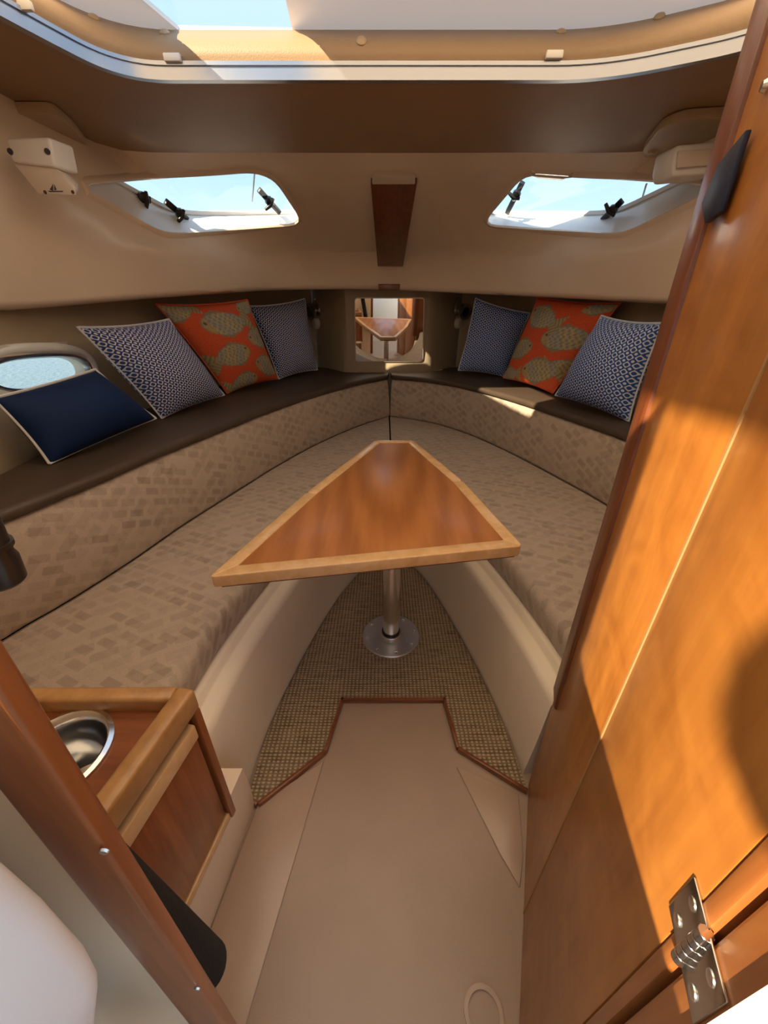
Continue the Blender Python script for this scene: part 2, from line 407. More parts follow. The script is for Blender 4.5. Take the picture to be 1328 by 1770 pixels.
# smooth raised borders either side of the non-skid panel of the sole
lb = [atz(p[0], p[1], .004) for p in [(560,1315),(425,1770),(330,1770),(352,1640),(445,1392)]]
rb = [atz(p[0], p[1], .004) for p in [(789,1325),(864,1475),(899,1535),(905,1480),(897,1372)]]
lb[1] += (lb[1]-lb[0]) * .5; lb[2].y = lb[1].y
for P in (lb, rb):
    MB().prism([(p.x, p.y, .0) for p in P], (0,0,.006)).build('sole_border', M['sole_edge'], floor, bevel=.003)
ring = MB(); c = atz(836, 1752, .0)
for r0, r1, z in ((.028,.036,.005),):
    ring.loft([[c + Vector((math.cos(a)*r, math.sin(a)*r, zz)) for a in [2*math.pi*k/28 for k in range(28)]] for r, zz in ((r0,0),(r0,z),(r1,z),(r1,0))], closed_profile=True, closed_rows=True)
ring.build('finger_pull', M['sole_edge'], floor, smooth=True)

def wall_from(curve, z0, z1, flare, name, mat, n=40, thick=.03):
    c = catmull(curve, n) if n else curve
    rows = []
    for z in (z0, (z0+z1)/2, z1):
        k = (z - z0) / (z1 - z0)
        rows.append([(p[0], p[1], z) for p in off(c, flare * k)])
    for z in (z1, (z0+z1)/2, z0):
        k = (z - z0) / (z1 - z0)
        rows.append([(p[0], p[1], z) for p in off(c, flare * k + thick)])
    return MB().loft(rows, closed_profile=True, caps=True).build(name, mat, smooth=True, origin=(0,0,0))
wl_o = wall_from(W_L, .0, 1.40, .09, 'wall_left', M['hullside'])
wr_o = wall_from(W_R, .0, 1.40, .09, 'wall_right', M['hullside'])
wf_o = wall_from(W_F, .0, 1.40, .02, 'wall_front', M['hullside'], n=0)
for o_, lab in ((wl_o,'port hull side lined in greige vinyl'),(wr_o,'starboard hull side lined in greige vinyl'),(wf_o,'forward bulkhead lined in greige vinyl behind the mirror')):
    tag(o_, lab, kind='structure')

# deck moulding: soffit, lip, sloping trunk front, up to the headliner edge
NL = 60
Lp = [oncurve(u, v, L_) for u, v in [(0,530),(100,524),(250,512),(400,502),(500,497),(664,497),(840,505),(1000,512),(1150,520)]]
L0c = [(-1.27,.10,1.13),(-1.25,.6,1.14)] + [tuple(p) for p in Lp] + [(1.28,1.2,1.165),(1.31,.6,1.15),(1.32,.10,1.14)]
Li = off(L_, -.03)
Lq = [oncurve(u, v, Li) for u, v in [(0,410),(100,418),(330,440),(480,440),(640,435),(850,440),(1000,442),(1180,430)]]
L1c = [(-1.24,.10,1.31),(-1.22,.6,1.32)] + [tuple(p) for p in Lq] + [(1.25,1.2,1.335),(1.28,.6,1.32),(1.29,.10,1.31)]
Ec = [(-1.12,.10,Z_CEIL),(-1.12,.7,Z_CEIL),(-1.11,1.5,Z_CEIL),(-1.09,1.85,Z_CEIL),(-1.0,2.0,Z_CEIL),(-.5,2.015,Z_CEIL),(.03,2.02,Z_CEIL),(.5,2.015,Z_CEIL),(1.05,2.0,Z_CEIL),(1.14,1.85,Z_CEIL),(1.16,1.5,Z_CEIL),(1.17,.7,Z_CEIL),(1.17,.10,Z_CEIL)]
L0 = catmull(L0c, NL); L1 = catmull(L1c, NL); Et = catmull(Ec, NL)
L1b = [tuple(Vector(a) + (Vector(b) - Vector(a)) * .045 + Vector((0,0,.010))) for a, b in zip(L1, Et)]
Wt = [(p[0], p[1], p[2] + .05) for p in off(L0, .70)]
rows = [Wt, [(p[0], p[1], p[2] - .012) for p in off(L0, .03)], L0, [(p[0], p[1], p[2]+.015) for p in off(L0, -.006)], L1, L1b]
for k in (.25, .5, .75):
    rows.append([tuple(Vector(a).lerp(Vector(b), k) + Vector((0, 0, .035 * math.sin(math.pi * k)))) for a, b in zip(L1b, Et)])
rows.append(Et)
liner_mb = MB().loft(rows)
bvh = BVHTree.FromPolygons([tuple(v) for v in liner_mb.v], liner_mb.f)
def hit(u, v):
    p, n_, i, d = bvh.ray_cast(CAM, ray(u, v).normalized())
    return p, n_
# solid liner
outer = [[Vector(p) for p in r] for r in rows]
thick_rows = []
for i, r in enumerate(rows):
    tr = []
    for j, p in enumerate(r):
        a = Vector(rows[max(i-1,0)][j]); b = Vector(rows[min(i+1,len(rows)-1)][j])
        c_ = Vector(r[max(j-1,0)]); d_ = Vector(r[min(j+1,len(r)-1)])
        nn = (b - a).cross(d_ - c_).normalized()
        if nn.dot(Vector(p) - Vector((.03,1.0,1.2))) < 0: nn = -nn
        tr.append(tuple(Vector(p) + nn * .018))
    thick_rows.append(tr)
liner = MB().loft(rows).build('trim_1', M['gelcoat'], smooth=True, origin=(0,0,0), angle=50)
tag(liner, 'glossy cream deck moulding sloping down around the bow', kind='structure')

def boolean_cut(o, cutters):
    for cu in cutters:
        md = o.modifiers.new('cut', 'BOOLEAN'); md.operation = 'DIFFERENCE'; md.solver = 'EXACT'; md.object = cu
    bpy.context.view_layer.update()
    me = bpy.data.meshes.new_from_object(o.evaluated_get(bpy.context.evaluated_depsgraph_get()))
    o.modifiers.clear(); o.data = me
    for cu in cutters: bpy.data.objects.remove(cu)
    me.set_sharp_from_angle(angle=math.radians(40))

def roundpoly(P, r, seg=5):
    out = []; n = len(P); P = [Vector(p) for p in P]
    for i in range(n):
        a, b, c_ = P[i-1], P[i], P[(i+1) % n]
        k1 = min(r, (a-b).length*.45); k2 = min(r, (c_-b).length*.45)
        p, q = b + (a-b).normalized()*k1, b + (c_-b).normalized()*k2
        for s in range(seg + 1):
            t = s / seg
            out.append(p*(1-t)**2 + b*2*t*(1-t) + q*t*t)
    return out
def inset(P, d, n):
    """shrink a closed 3-D polygon (roughly planar, normal n) towards its inside by d"""
    c_ = sum(P, Vector()) / len(P); out = []
    for i in range(len(P)):
        t = (P[(i+1) % len(P)] - P[i-1]).normalized(); m_ = n.cross(t).normalized()
        if m_.dot(c_ - P[i]) < 0: m_ = -m_
        out.append(P[i] + m_ * d)
    return out

win_px = {
 'window_1': [(140,321),(440,295),(474,309),(523,385),(300,403),(268,395)],
 'window_2': [(908,299),(1225,322),(1222,334),(1092,396),(1064,403),(835,387)],
}
wins = {}; cutters = []
for nm, px in win_px.items():
    pts = [hit(*p)[0] for p in px]
    rp = roundpoly([(p[0], p[1], 0) for p in px], 24, 4)
    dense = []
    for i_ in range(len(rp)):
        a_, b_ = rp[i_], rp[(i_+1) % len(rp)]; m_ = max(1, int((b_-a_).length / 14))
        dense += [a_.lerp(b_, k_/m_) for k_ in range(m_)]
    nn = sum((hit(*p)[1] * (1 if hit(*p)[1].dot(ray(*p)) > 0 else -1) for p in px), Vector()).normalized()
    poly = [hit(p.x, p.y)[0] for p in dense]
    nrm = []
    for p in dense:
        h_ = hit(p.x, p.y)[1]; nrm.append(h_ if h_.dot(ray(p.x, p.y)) > 0 else -h_)
    for _ in range(3): nrm = [(nrm[i_-1] + nrm[i_] + nrm[(i_+1) % len(nrm)]).normalized() for i_ in range(len(nrm))]
    rc = ray(sum(p[0] for p in px)/len(px), sum(p[1] for p in px)/len(px)).normalized()
    nn = rc*.16 + Vector((.045 if nm == 'window_1' else -.045, 0, .062))
    wins[nm] = (poly, nn, pts, nrm)
def sheet_cut(o, poly, vec):
    """open a convex hole in a sheet mesh: slice along every side of the prism, drop the faces inside"""
    bm = bmesh.new(); bm.from_mesh(o.data)
    c_ = sum(poly, Vector()) / len(poly); rad = max((p - c_).length for p in poly) + .15; planes = []
    for i in range(len(poly)):
        a, b = poly[i], poly[(i+1) % len(poly)]
        if (b - a).length < 1e-5: continue
        pn = (b - CAM).cross(a - CAM).normalized()
        if pn.dot(c_ - a) > 0: pn = -pn
        planes.append((a, pn))
        near = [f for f in bm.faces if (f.calc_center_median() - c_).length < rad]
        geom = list({v for f in near for v in f.verts}) + list({e for f in near for e in f.edges}) + near
        bmesh.ops.bisect_plane(bm, geom=geom, plane_co=a, plane_no=pn, dist=1e-6)
    dead = [f for f in bm.faces if (f.calc_center_median() - c_).length < rad and all((f.calc_center_median() - a).dot(pn) < 1e-6 for a, pn in planes)]
    bmesh.ops.delete(bm, geom=dead, context='FACES')
    bm.to_mesh(o.data); bm.free()
    o.data.shade_smooth(); o.data.set_sharp_from_angle(angle=math.radians(50))
for nm in wins: sheet_cut(liner, wins[nm][0], wins[nm][1])

def ring_between(loops):
    return MB().loft([list(l_) for l_ in loops], closed_rows=True)
def inset_n(P, d, nr):
    c_ = sum(P, Vector()) / len(P); out = []
    for i in range(len(P)):
        m_ = nr[i].cross((P[(i+1) % len(P)] - P[i-1]).normalized()).normalized()
        if m_.dot(c_ - P[i]) < 0: m_ = -m_
        out.append(P[i] + m_ * d)
    return out
for nm, (poly, tv, pts, nrm) in wins.items():
    nn = (pts[1]-pts[0]).cross(pts[-1]-pts[0]).normalized()
    if nn.z < 0: nn = -nn
    tn = tv.normalized()
    c0 = sum(poly, Vector()) / len(poly)
    w = thing(nm, c0, kind='structure')
    tag(w, ('trunk window with three black latches' if nm == 'window_1' else 'trunk window with two black latches') + ' in the sloping cream moulding')
    # moulded rim on the cabin side and the reveal out to the glass
    sub = lambda P, h_: [p - n_*h_ for p, n_ in zip(P, nrm)]
    rim = [sub(inset_n(poly, -.032, nrm), -.008), sub(inset_n(poly, -.017, nrm), .007), sub(inset_n(poly, -.004, nrm), .009), sub(poly, .002)]
    ring_between(rim).build('rim', M['gelcoat'], w, smooth=True)
    zt_, zb_ = max(p.z for p in poly), min(p.z for p in poly)
    kk = [.14 + .90*((zt_ - p.z)/(zt_ - zb_))**.8 for p in poly]
    q = [p + tv*k for p, k in zip(poly, kk)]
    no = (q[len(q)//3]-q[0]).cross(q[2*len(q)//3]-q[0]).normalized()
    if no.z < 0: no = -no
    rv = [sub(poly, .002), [p + tv*k*.5 for p, k in zip(poly, kk)], q]
    ring_between(rv).build('reveal', M['gel_white'], w, smooth=True)
    add = lambda P, h_: [p + n_*h_ for p, n_ in zip(P, nrm)]
    fr = [inset_n(q, -.003, nrm), add(inset_n(q, -.001, nrm), -.008), add(inset_n(q, .014, nrm), -.008), add(inset_n(q, .016, nrm), .008), add(inset_n(q, -.01, nrm), .008)]
    ring_between(fr + [fr[0]]).build('frame', M['white'], w, smooth=True)
    MB().add(inset_n(q, .014, nrm), [tuple(range(len(q)))]).build('pane', M['glass'], w)
    wins[nm] = (poly, nn, pts, w, tv)

def on_window(nm, u, v, h):
    poly, nn, pts, w, tv = wins[nm]
    return atplane(u, v, pts[4] + tv * h, nn)
def latch(nm, u0, v0, u1, v1, knob_at, w=.026, h=.92):
    poly, nn, pts, wt, tv = wins[nm]
    a = on_window(nm, u0, v0, h); b = on_window(nm, u1, v1, h)
    t = (b - a); L = t.length; t.normalize(); s = ray(u0, v0).normalized().cross(t).normalized(); f = t.cross(s)
    if f.dot(ray(u0, v0)) > 0: f = -f
    o_ = MB().obox(a - s*w*.5, t*L, s*w, f*.016).build('latch', M['black'], wt, bevel=.004)
    k = a.lerp(b, knob_at)
    MB().lathe(k + f*.012, f, [(0,w*.55),(.010,w*.8),(.020,w*.75),(.028,w*.3)], 16).build('latch_knob', M['black'], o_, smooth=True)
    MB().lathe(a.lerp(b, .5) + f*.014, f, [(0,.010),(.004,.008)], 12).build('latch_screw', M['screw'], o_, smooth=True)
    g = a.lerp(b, knob_at + .05)
    MB().tube([g - s*w*.9 + f*.03, g + s*w*.2 + f*.04, g + s*w*1.6 + f*.03], [.007,.010,.007], 10).build('latch_lever', M['black'], o_, smooth=True)
latch('window_1', 186,319, 258,345, .75); latch('window_1', 284,346, 322,378, .5); latch('window_1', 446,326, 482,366, .35)
latch('window_2', 905,312, 878,366, .25); latch('window_2', 1078,345, 1044,378, .3)
# outer stay bar seen through each pane
for nm, (a, b) in {'window_1': ((441,290),(436,348)), 'window_2': ((1118,318),(1110,345))}.items():
    poly, nn, pts, w, tv = wins[nm]
    MB().tube([on_window(nm, *a, 1.15), on_window(nm, *b, 1.1)], .004, 8).build('stay', M['alu'], w, smooth=True)

# ceiling with the hatch opening
hz = Z_CEIL
H_oct = [Vector((-.70,1.447,hz)), Vector((.58,1.447,hz)), Vector((.90,1.30,hz)), Vector((.98,1.10,hz)), Vector((.98,.22,hz)), Vector((-.86,.22,hz)), Vector((-.86,1.02,hz)), Vector((-.805,1.198,hz))]
H_in = roundpoly(H_oct, .13, 8)
ceil = MB().prism([(p[0], p[1], Z_CEIL) for p in Et] , (0,0,.04)).build('ceiling', M['headliner'], origin=(0,0,0))
cu = MB().prism([p - Vector((0,0,.2)) for p in H_in], (0,0,.5)).build('cutter', M['headliner'], origin=(0,0,0))
boolean_cut(ceil, [cu])
tag(ceil, 'tan vinyl headliner around the overhead hatch', kind='structure')

# overhead hatch
Zv = Vector((0,0,1))
hatch = thing('overhead_hatch', (.05, 1.05, hz), 'large overhead hatch with bright metal frame, padded tan surround and frosted lens', 'hatch')
lo = inset(H_in, .010, Zv); ou = inset(H_in, -.014, Zv)
fr = [[p - Zv*.010 for p in ou], [p - Zv*.012 for p in lo], [p + Zv*.010 for p in lo], [p + Zv*.011 for p in inset(lo, -.005, Zv)], [p + Zv*.015 for p in inset(lo, -.005, Zv)], [p + Zv*.016 for p in lo], [p + Zv*.024 for p in lo], [p + Zv*.024 for p in inset(lo, -.010, Zv)], [p - Zv*.004 for p in ou]]
ring_between(fr + [fr[0]]).build('frame', M['alu'], hatch, smooth=True, angle=30)
pd = []
for k in range(9):
    t = k / 8
    pd.append([p + Zv*(.022 + .093*t) for p in inset(H_in, .002 + .016*math.sin(math.pi*min(1,t*1.15)) - .075*t**1.6, Zv)])
pd.append([p + Zv*.118 for p in inset(H_in, -.16, Zv)])
ring_between(pd).build('padded_surround', M['pad_dark'], hatch, smooth=True, angle=60)
padbvh_mb = ring_between(pd); pbvh = BVHTree.FromPolygons([tuple(v) for v in padbvh_mb.v], padbvh_mb.f)
for u, v in [(163,32),(285,58),(625,72),(970,57),(1140,30)]:
    p, n_, i, d = pbvh.ray_cast(CAM, ray(u, v).normalized())
    if p is None: print('no pad hit', u, v); continue
    if n_.dot(ray(u, v)) > 0: n_ = -n_
    MB().lathe(p - n_*.004, n_, [(0,.013),(.006,.0135),(.010,.010),(.012,.004)], 18).build('button', M['pad'], hatch, smooth=True)
for u, v in [(42,12),(300,101),(957,96)]:
    p, n_, i, d = pbvh.ray_cast(CAM, ray(u, v - 2).normalized())
    if p is None: print('no clip hit', u, v); continue
    m = MB(); m.obox(p + Vector((-.022,-.014,-.012)), (.044,0,0), (0,.012,0), (0,0,.016)); m.build('clip', M['white'], hatch, bevel=.003)
# frosted lens, with a clear pane added to pass the sun beam, shaped from its patch
lens_z = hz + .120
HL = inset(H_in, -.15, Zv)
YS = 1.375
vp = [Vector((x, y, lens_z)) for x, y in [(-.56,1.535),(-.25,1.545),(-.235,1.32),(-.213,.96),(-.45,.78),(-.60,1.395)]]
lens = MB().prism([Vector((p.x, min(p.y, YS - .004), lens_z)) for p in HL if p.y < YS + .3], (0,0,.010)).build('lens', M['lens'], hatch)
xs_ = [p.x for p in HL if p.y > 1.2]
lip = MB().prism([Vector((min(xs_), YS, lens_z)), Vector((max(xs_), YS, lens_z)), Vector((max(xs_), 1.62, lens_z)), Vector((min(xs_), 1.62, lens_z))], (0,0,.010)).build('forward_lens', M['lens_dimmed'], hatch)
cu = MB().prism([p - Zv*.1 for p in vp], (0,0,.3)).build('cutter', M['lens'], origin=(0,0,0))
cu2 = MB().prism([p - Zv*.1 for p in vp], (0,0,.3)).build('cutter', M['lens'], origin=(0,0,0))
boolean_cut(lip, [cu]); boolean_cut(lens, [cu2])
MB().add([p + Zv*.003 for p in vp], [(0,1,2,3,4,5)]).build('beam_pane', M['glass'], hatch)

# companionway bulkhead, its opening and the cockpit behind
YB = .10
pr = [aty(0,1150,YB), aty(400,1770,YB)]; pl = [aty(0,1295,YB), aty(345,1768,YB)]
def ext(a, b, z): return a + (b - a) * ((z - a.z) / (b.z - a.z))
Rt, Rb = ext(pr[0], pr[1], 1.9), ext(pr[0], pr[1], 0.0)
Lt, Lb = ext(pl[0], pl[1], 1.9), ext(pl[0], pl[1], 0.0)
Lt.x = min(Lt.x, Rt.x - .02)
bulk = MB().prism([Lb + Vector((.012,0,0)), Lt + Vector((.012,0,0)), Vector((-1.35,YB,1.9)), Vector((-1.35,YB,0))], (0,.006,0)).build('wall_back', M['bulkhead'], origin=(0,0,0))
tag(bulk, 'cream companionway bulkhead to port of the opening', kind='structure')
post = MB().prism([Rb - Vector((0,.006,0)), Rt - Vector((0,.006,0)), Lt - Vector((0,.006,0)), Lb - Vector((0,.006,0))], (0,.012,0)).build('trim_2', M['teak'], bevel=.003, seg=3, origin=(0,0,0))
tag(post, 'varnished red-brown wooden jamb on the port side of the companionway', kind='structure')
for u, v in [(181,1470),(341,1708)]:
    p = aty(u, v, YB - .006)
    MB().lathe(p, (0,-1,0), [(0,.0026),(.0012,.0022)], 12).build('screw', M['screw'], post, smooth=True)

# door with hinge, along the starboard side
HX = Vector((.213,.090,0)); DD = Vector((.192,.51,0)).normalized(); DN = Vector((-DD.y, DD.x, 0))   # DN faces the camera side
def dp(s, z, h=0): return HX + DD*s + Zv*z + DN*h
dlen0, dlen1, s_mid, DZ = .515, .585, .245, 1.41
door = thing('door_1', (.30,.33,0), kind='structure')
tag(door, 'wide golden wooden cabin door swung open along the starboard side')
def dquad(s0a, s0b, s1a, s1b, z0, z1, h0, h1):
    return MB().prism([dp(s0a,z0,h0), dp(s1a,z0,h0), dp(s1b,z1,h0), dp(s0b,z1,h0)], DN*(h1-h0))
dquad(.0035,.0035,.017,.017,.005,DZ,-.032,.0004).build('edge_band', M['jamb'], door, bevel=.002)
dquad(.0185,.0185,s_mid-.002,s_mid-.002,.005,DZ,-.032,0).build('panel', M['door'], door, bevel=.002)
dquad(s_mid+.002,s_mid+.002,dlen0,dlen1,.005,DZ,-.032,0).build('panel', M['door'], door, bevel=.002)
dquad(s_mid-.002,s_mid-.002,s_mid+.002,s_mid+.002,.005,DZ,-.03,.0008).build('inlay_line', M['inlay'], door)
def fe(z): return dlen0 + (dlen1 - dlen0)*z/DZ
dquad(fe(.36)-.050,fe(DZ)-.055,fe(.36)+.012,fe(DZ)+.012,.36,DZ+.05,-.04,.006).build('edge_board', M['dark_teak'], door, bevel=.006)
# hinge: two leaves, barrel and four screws each
hp = atplane(1205,1640,HX,DN); hzc = (hp - HX).z
hg = MB()
for s0, s1 in ((.002,.030),(-.030,-.002)):
    hg.prism([dp(s0,hzc-.026,0), dp(s1,hzc-.026,0), dp(s1,hzc+.026,0), dp(s0,hzc+.026,0)], DN*.0022)
hinge = hg.build('hinge', M['chrome'], door, bevel=.0008)
for k in range(5):
    z0 = hzc - .026 + k*.0104
    MB().lathe(dp(0,z0+.0006,.003), Zv, [(0,.0042),(.0004,.0046),(.0088,.0046),(.0092,.0042)], 16).build('knuckle', M['chrome'], hinge, smooth=True)
for s in (.018,-.018):
    for z in (-.015,.015):
        MB().lathe(dp(s,hzc+z,.002), DN, [(0,.0048),(.0012,.0044),(.0018,.002)], 14).build('hinge_screw', M['screw'], hinge, smooth=True)
# dark pointed tab fixed high on the door
pb = [atplane(u, v, dp(0,0,.004), DN) for u, v in [(1302,222),(1252,282),(1222,352),(1228,386),(1254,366)]]
pen = MB().prism(pb, DN*.006).build('pennant', M['pennant'], bevel=.0015)
tag(pen, 'dark navy pointed fabric pennant hung flat against the wooden door', 'pennant')
MB().lathe(atplane(1325,148,dp(0,0,.002),DN), DN, [(0,.006),(.004,.004)], 14).build('stud', M['screw'], door, smooth=True)

# starboard jamb and bulkhead
jamb = MB().prism([dp(-.060,0,-.03), dp(-.003,0,-.03), dp(-.003,1.9,-.03), dp(-.060,1.9,-.03)], DN*.03).build('trim_3', M['jamb'], bevel=.004, origin=(0,0,0))
tag(jamb, 'varnished wooden jamb the cabin door is hinged on', kind='structure')
jb = dp(-.060,0,-.002)
bulk2 = MB().prism([jb, jb + Vector((1.2,-.02,0)), jb + Vector((1.2,-.02,1.9)), jb + Vector((0,0,1.9))], (0,.025,0)).build('wall_right_back', M['gel_white'], origin=(0,0,0))
tag(bulk2, 'white bulkhead to starboard of the companionway', kind='structure')
# partition between the door and the berth, starboard
part = MB().prism([dp(dlen0,0,-.045), dp(dlen0,0,-.045)+Vector((.75,-.06,0)), dp(dlen0,0,-.045)+Vector((.75,-.06,1.70)), dp(dlen0,0,-.045)+Vector((0,0,1.41))], (.002,-.02,0)).build('wall_partition', M['teak'], origin=(0,0,0))
tag(part, 'wooden partition beside the starboard berth', kind='structure')
fw = MB().box((-.262,-.076,.55), (-.205,-.058,1.60)).build('shade_post', M['gel_white'], origin=(0,0,0)); tag(fw, 'slim white post out of view, added to shade the door edge', kind='structure')  # unseen post, added to throw shade along the door's forward edge
st = MB().box((-.50,-1.0,-.02), (1.25,-.62,.70)).build('trim_6', M['gel_white'], bevel=.02, origin=(0,0,0)); tag(st, 'white moulded cockpit step aft of the companionway', kind='structure')
# cockpit: unseen port wall and hardtop strip, shaped to bound the door's sunlight; rounded moulding beside the opening
cw = MB().prism([(-.50,-1.6,0),(-.50,YB,0),(-.50,YB,1.56),(-.50,-.36,1.42),(-.50,-.62,1.335),(-.50,-1.6,1.30)], (-.05,0,0)).build('wall_cockpit_shade', M['gel_white'], origin=(0,0,0)); tag(cw, 'unseen white cockpit side wall, top edge shaped to shade the lower door', kind='structure')
ht = MB().prism([(-.38,.10,1.90),(-.78,-1.3,1.90),(-.25,-1.3,1.90),(.08,.10,1.90)], (0,0,.05)).build('hardtop_shade_strip', M['gel_white'], origin=(0,0,0)); tag(ht, 'unseen white hardtop strip, edge shaped to shade the upper door', kind='structure')
cs = [aty(u, v, .055) for u, v in [(-60,1375),(0,1440),(110,1545),(178,1628),(192,1660),(188,1690),(172,1800)]]
cs = cs + [Vector((cs[-1].x-.01,.055,.55)), Vector((-.45,.055,.55)), Vector((-.45,.055,cs[0].z+.02))]
blk = MB().prism(cs, (0,-.5,0)).build('trim_4', M['sky_tinted'], bevel=.012, seg=4, origin=(0,0,0))
tag(blk, 'rounded white cockpit moulding beside the wooden jamb', kind='structure')

# ------------------------------------------------------------------ berth base and carpet
N = 44
def base_half(P, lab, nm):
    k = catmull(P, N)
    rows = []
    for d, z in ((0,0),(.012,.15),(.018,.285),(.024,.298),(.034,.303),(.058,.303),(.066,.306),(.070,.325),(.078,.330),(.20,.330)):
        rows.append([(p[0], p[1], z) for p in off(k, d)])
    rows.append([(p[0], p[1], 0) for p in off(k, .20)])
    return MB().loft(rows, closed_profile=True, caps=True)
allK = catmull(K_, 96)
rows = []
for d, z in ((0,0),(.012,.15),(.020,.29),(.026,.305),(.036,.312),(.060,.312),(.066,.316),(.070,.330),(.078,.335),(.24,.335)):
    rows.append([(p[0], p[1], z) for p in off(allK, d)])
rows.append([(p[0], p[1], 0) for p in off(allK, .24)])
bb = MB().loft(rows, closed_profile=True, caps=True).build('v_berth', M['base_gel'], smooth=True, angle=50)
tag(bb, 'cream moulded v-berth base with a stepped ledge under the cushions', 'berth base', kind=None)

carp_side_l = [p for p in catmull([(-.362,.548),(-.353,.748),(-.28,1.079),(-.194,1.352),(-.085,1.572),(.025,1.69)], 24)]
carp_side_r = [p for p in catmull([(.025,1.69),(.125,1.59),(.208,1.427),(.308,1.072),(.367,.78),(.387,.562)], 24)]
front = [atz(u, v, .016) for u, v in [(912,1363),(795,1291),(770,1206),(590,1206),(560,1296),(446,1386),(433,1374)]]
cp = [Vector((p[0]+.004, p[1], 0)) for p in carp_side_l] + [Vector((p[0]-.004, p[1], 0)) for p in carp_side_r[1:]] + [Vector((p.x, p.y, 0)) for p in front]
carpet = thing('carpet', (.02,1.0,.0), 'tan woven carpet wedge with wooden edge strip on the cabin sole', 'carpet')
MB().prism([p + Zv*.001 for p in cp], (0,0,.013)).build('weave', M['carpet'], carpet)
for a, b in zip(front[:-1], front[1:]):
    a = Vector((a.x, a.y, .001)); b = Vector((b.x, b.y, .001)); t = (b-a).normalized(); nrm = Zv.cross(t)
    MB().prism([a - t*.002, b + t*.002, b + t*.002 + nrm*.010, a - t*.002 + nrm*.010], Zv*.018).build('edge_strip', M['teak_flat'], carpet, bevel=.002)

# ------------------------------------------------------------------ cushions
def seat_cushion(Kh, Bh, label, aft_y):
    F = catmull([p for p in off(Kh, .088)], N)
    if Kh is K_l: F[-1] = (.034, F[-1][1])
    else: F[0] = (.036, F[0][1])
    Bk = catmull(off(Bh, -.006), N)
    cl = (lambda p: (min(p[0], .036), p[1])) if Kh is K_l else (lambda p: (max(p[0], .044), p[1]))
    F = [cl(p) for p in F]; Bk = [cl(p) for p in Bk]
    z0, z1 = .336, Z_SEAT
    F3 = [Vector((p[0], p[1], 0)) for p in F]; B3 = [Vector((p[0], p[1], 0)) for p in Bk]
    rows, uv = [], []
    def row(d, z, extra):
        r, t = [], []
        for a, b in zip(F3, B3):
            w = (b - a); L = w.length; q = a + w.normalized() * min(d, L)
            r.append((q.x, q.y, z)); t.append((q.x + extra*.75, q.y + extra*.65))
        rows.append(r); uv.append(t)
    row(.0, z0+.004, z1-z0); row(-.004, z0+.02, z1-z0-.02); row(-.002, z1-.028, .028); row(.006, z1-.010, .01); row(.022, z1-.001, 0)
    for k in (.06,.12,.2,.3):  row(k, z1 + .004, 0)
    for k in (.5, .75, 1.0):
        r, t = [], []
        for a, b in zip(F3, B3):
            L = (b-a).length; s = .3 + (L-.3)*(k-.25)/.75 if L > .3 else L
            q = a + (b-a).normalized()*min(s, L); r.append((q.x,q.y,z1 + (.003 if k < 1 else -.006))); t.append((q.x,q.y))
        rows.append(r); uv.append(t)
    row(9, z0, 0)
    return rows, uv
Bl2 = B_l[:-1] + [(.040, 2.965)]; Br2 = [(.050, 2.965)] + B_r[1:]
for Kh, Bh, lab in ((K_l, Bl2, 'patterned tan seat cushion on the berth beside the galley cabinet'), (K_r, Br2, 'patterned tan seat cushion on the berth beside the wooden door')):
    rows, uv = seat_cushion(Kh, Bh, lab, 0)
    root = thing('berth_cushion', (rows[0][N//2][0], rows[0][N//2][1], .336), lab, 'cushion', 'v-berth seat cushions')
    MB().loft(rows, closed_profile=True, caps=True, uvs=uv).build('cushion_cover', M['fabric'], root, smooth=True, angle=60)
    MB().tube(rows[11], .0022, 8).build('piping', M['seam'], root, smooth=True)

def along_cushion(name, curve, prof, label, cat, group, mat, n=44, uvoff=0.0, partname='cushion_cover', pipe=None):
    c = catmull(curve, n)
    rows, uv = [], []; v = 0; prev = None
    s = [0.0]
    for a, b in zip(c[:-1], c[1:]): s.append(s[-1] + math.dist(a, b))
    for d, z in prof:
        if prev: v += math.hypot(d - prev[0], z - prev[1])
        prev = (d, z)
        rows.append([(p[0], p[1], z) for p in off(c, d)]); uv.append([(q + uvoff, v) for q in s])
    mid = rows[0][n//2]
    root = thing(name, (mid[0], mid[1], min(z for d, z in prof)), label, cat, group)
    MB().loft(rows, closed_profile=True, caps=True, uvs=uv).build(partname, mat, root, smooth=True, angle=60)
    if pipe is not None: MB().tube(rows[pipe], .003, 8).build('piping', M['seam'], root, smooth=True)
    return root
bprof = [(.0,.4165),(-.007,.432),(.002,.55),(.012,.64),(.022,.677),(.034,.685),(.09,.685),(.09,.4165)]
def inner_half(Bh, tip_last):
    P = [tuple(p) for p in Bh]
    return P
along_cushion('backrest_cushion', Bl2, bprof, 'patterned tan backrest cushion on the portlight side below the navy pillow', 'cushion', 'v-berth backrests', M['fabric'], pipe=5)
along_cushion('backrest_cushion', Br2, bprof, 'patterned tan backrest cushion running towards the wooden door', 'cushion', 'v-berth backrests', M['fabric'], uvoff=3.1, pipe=5)
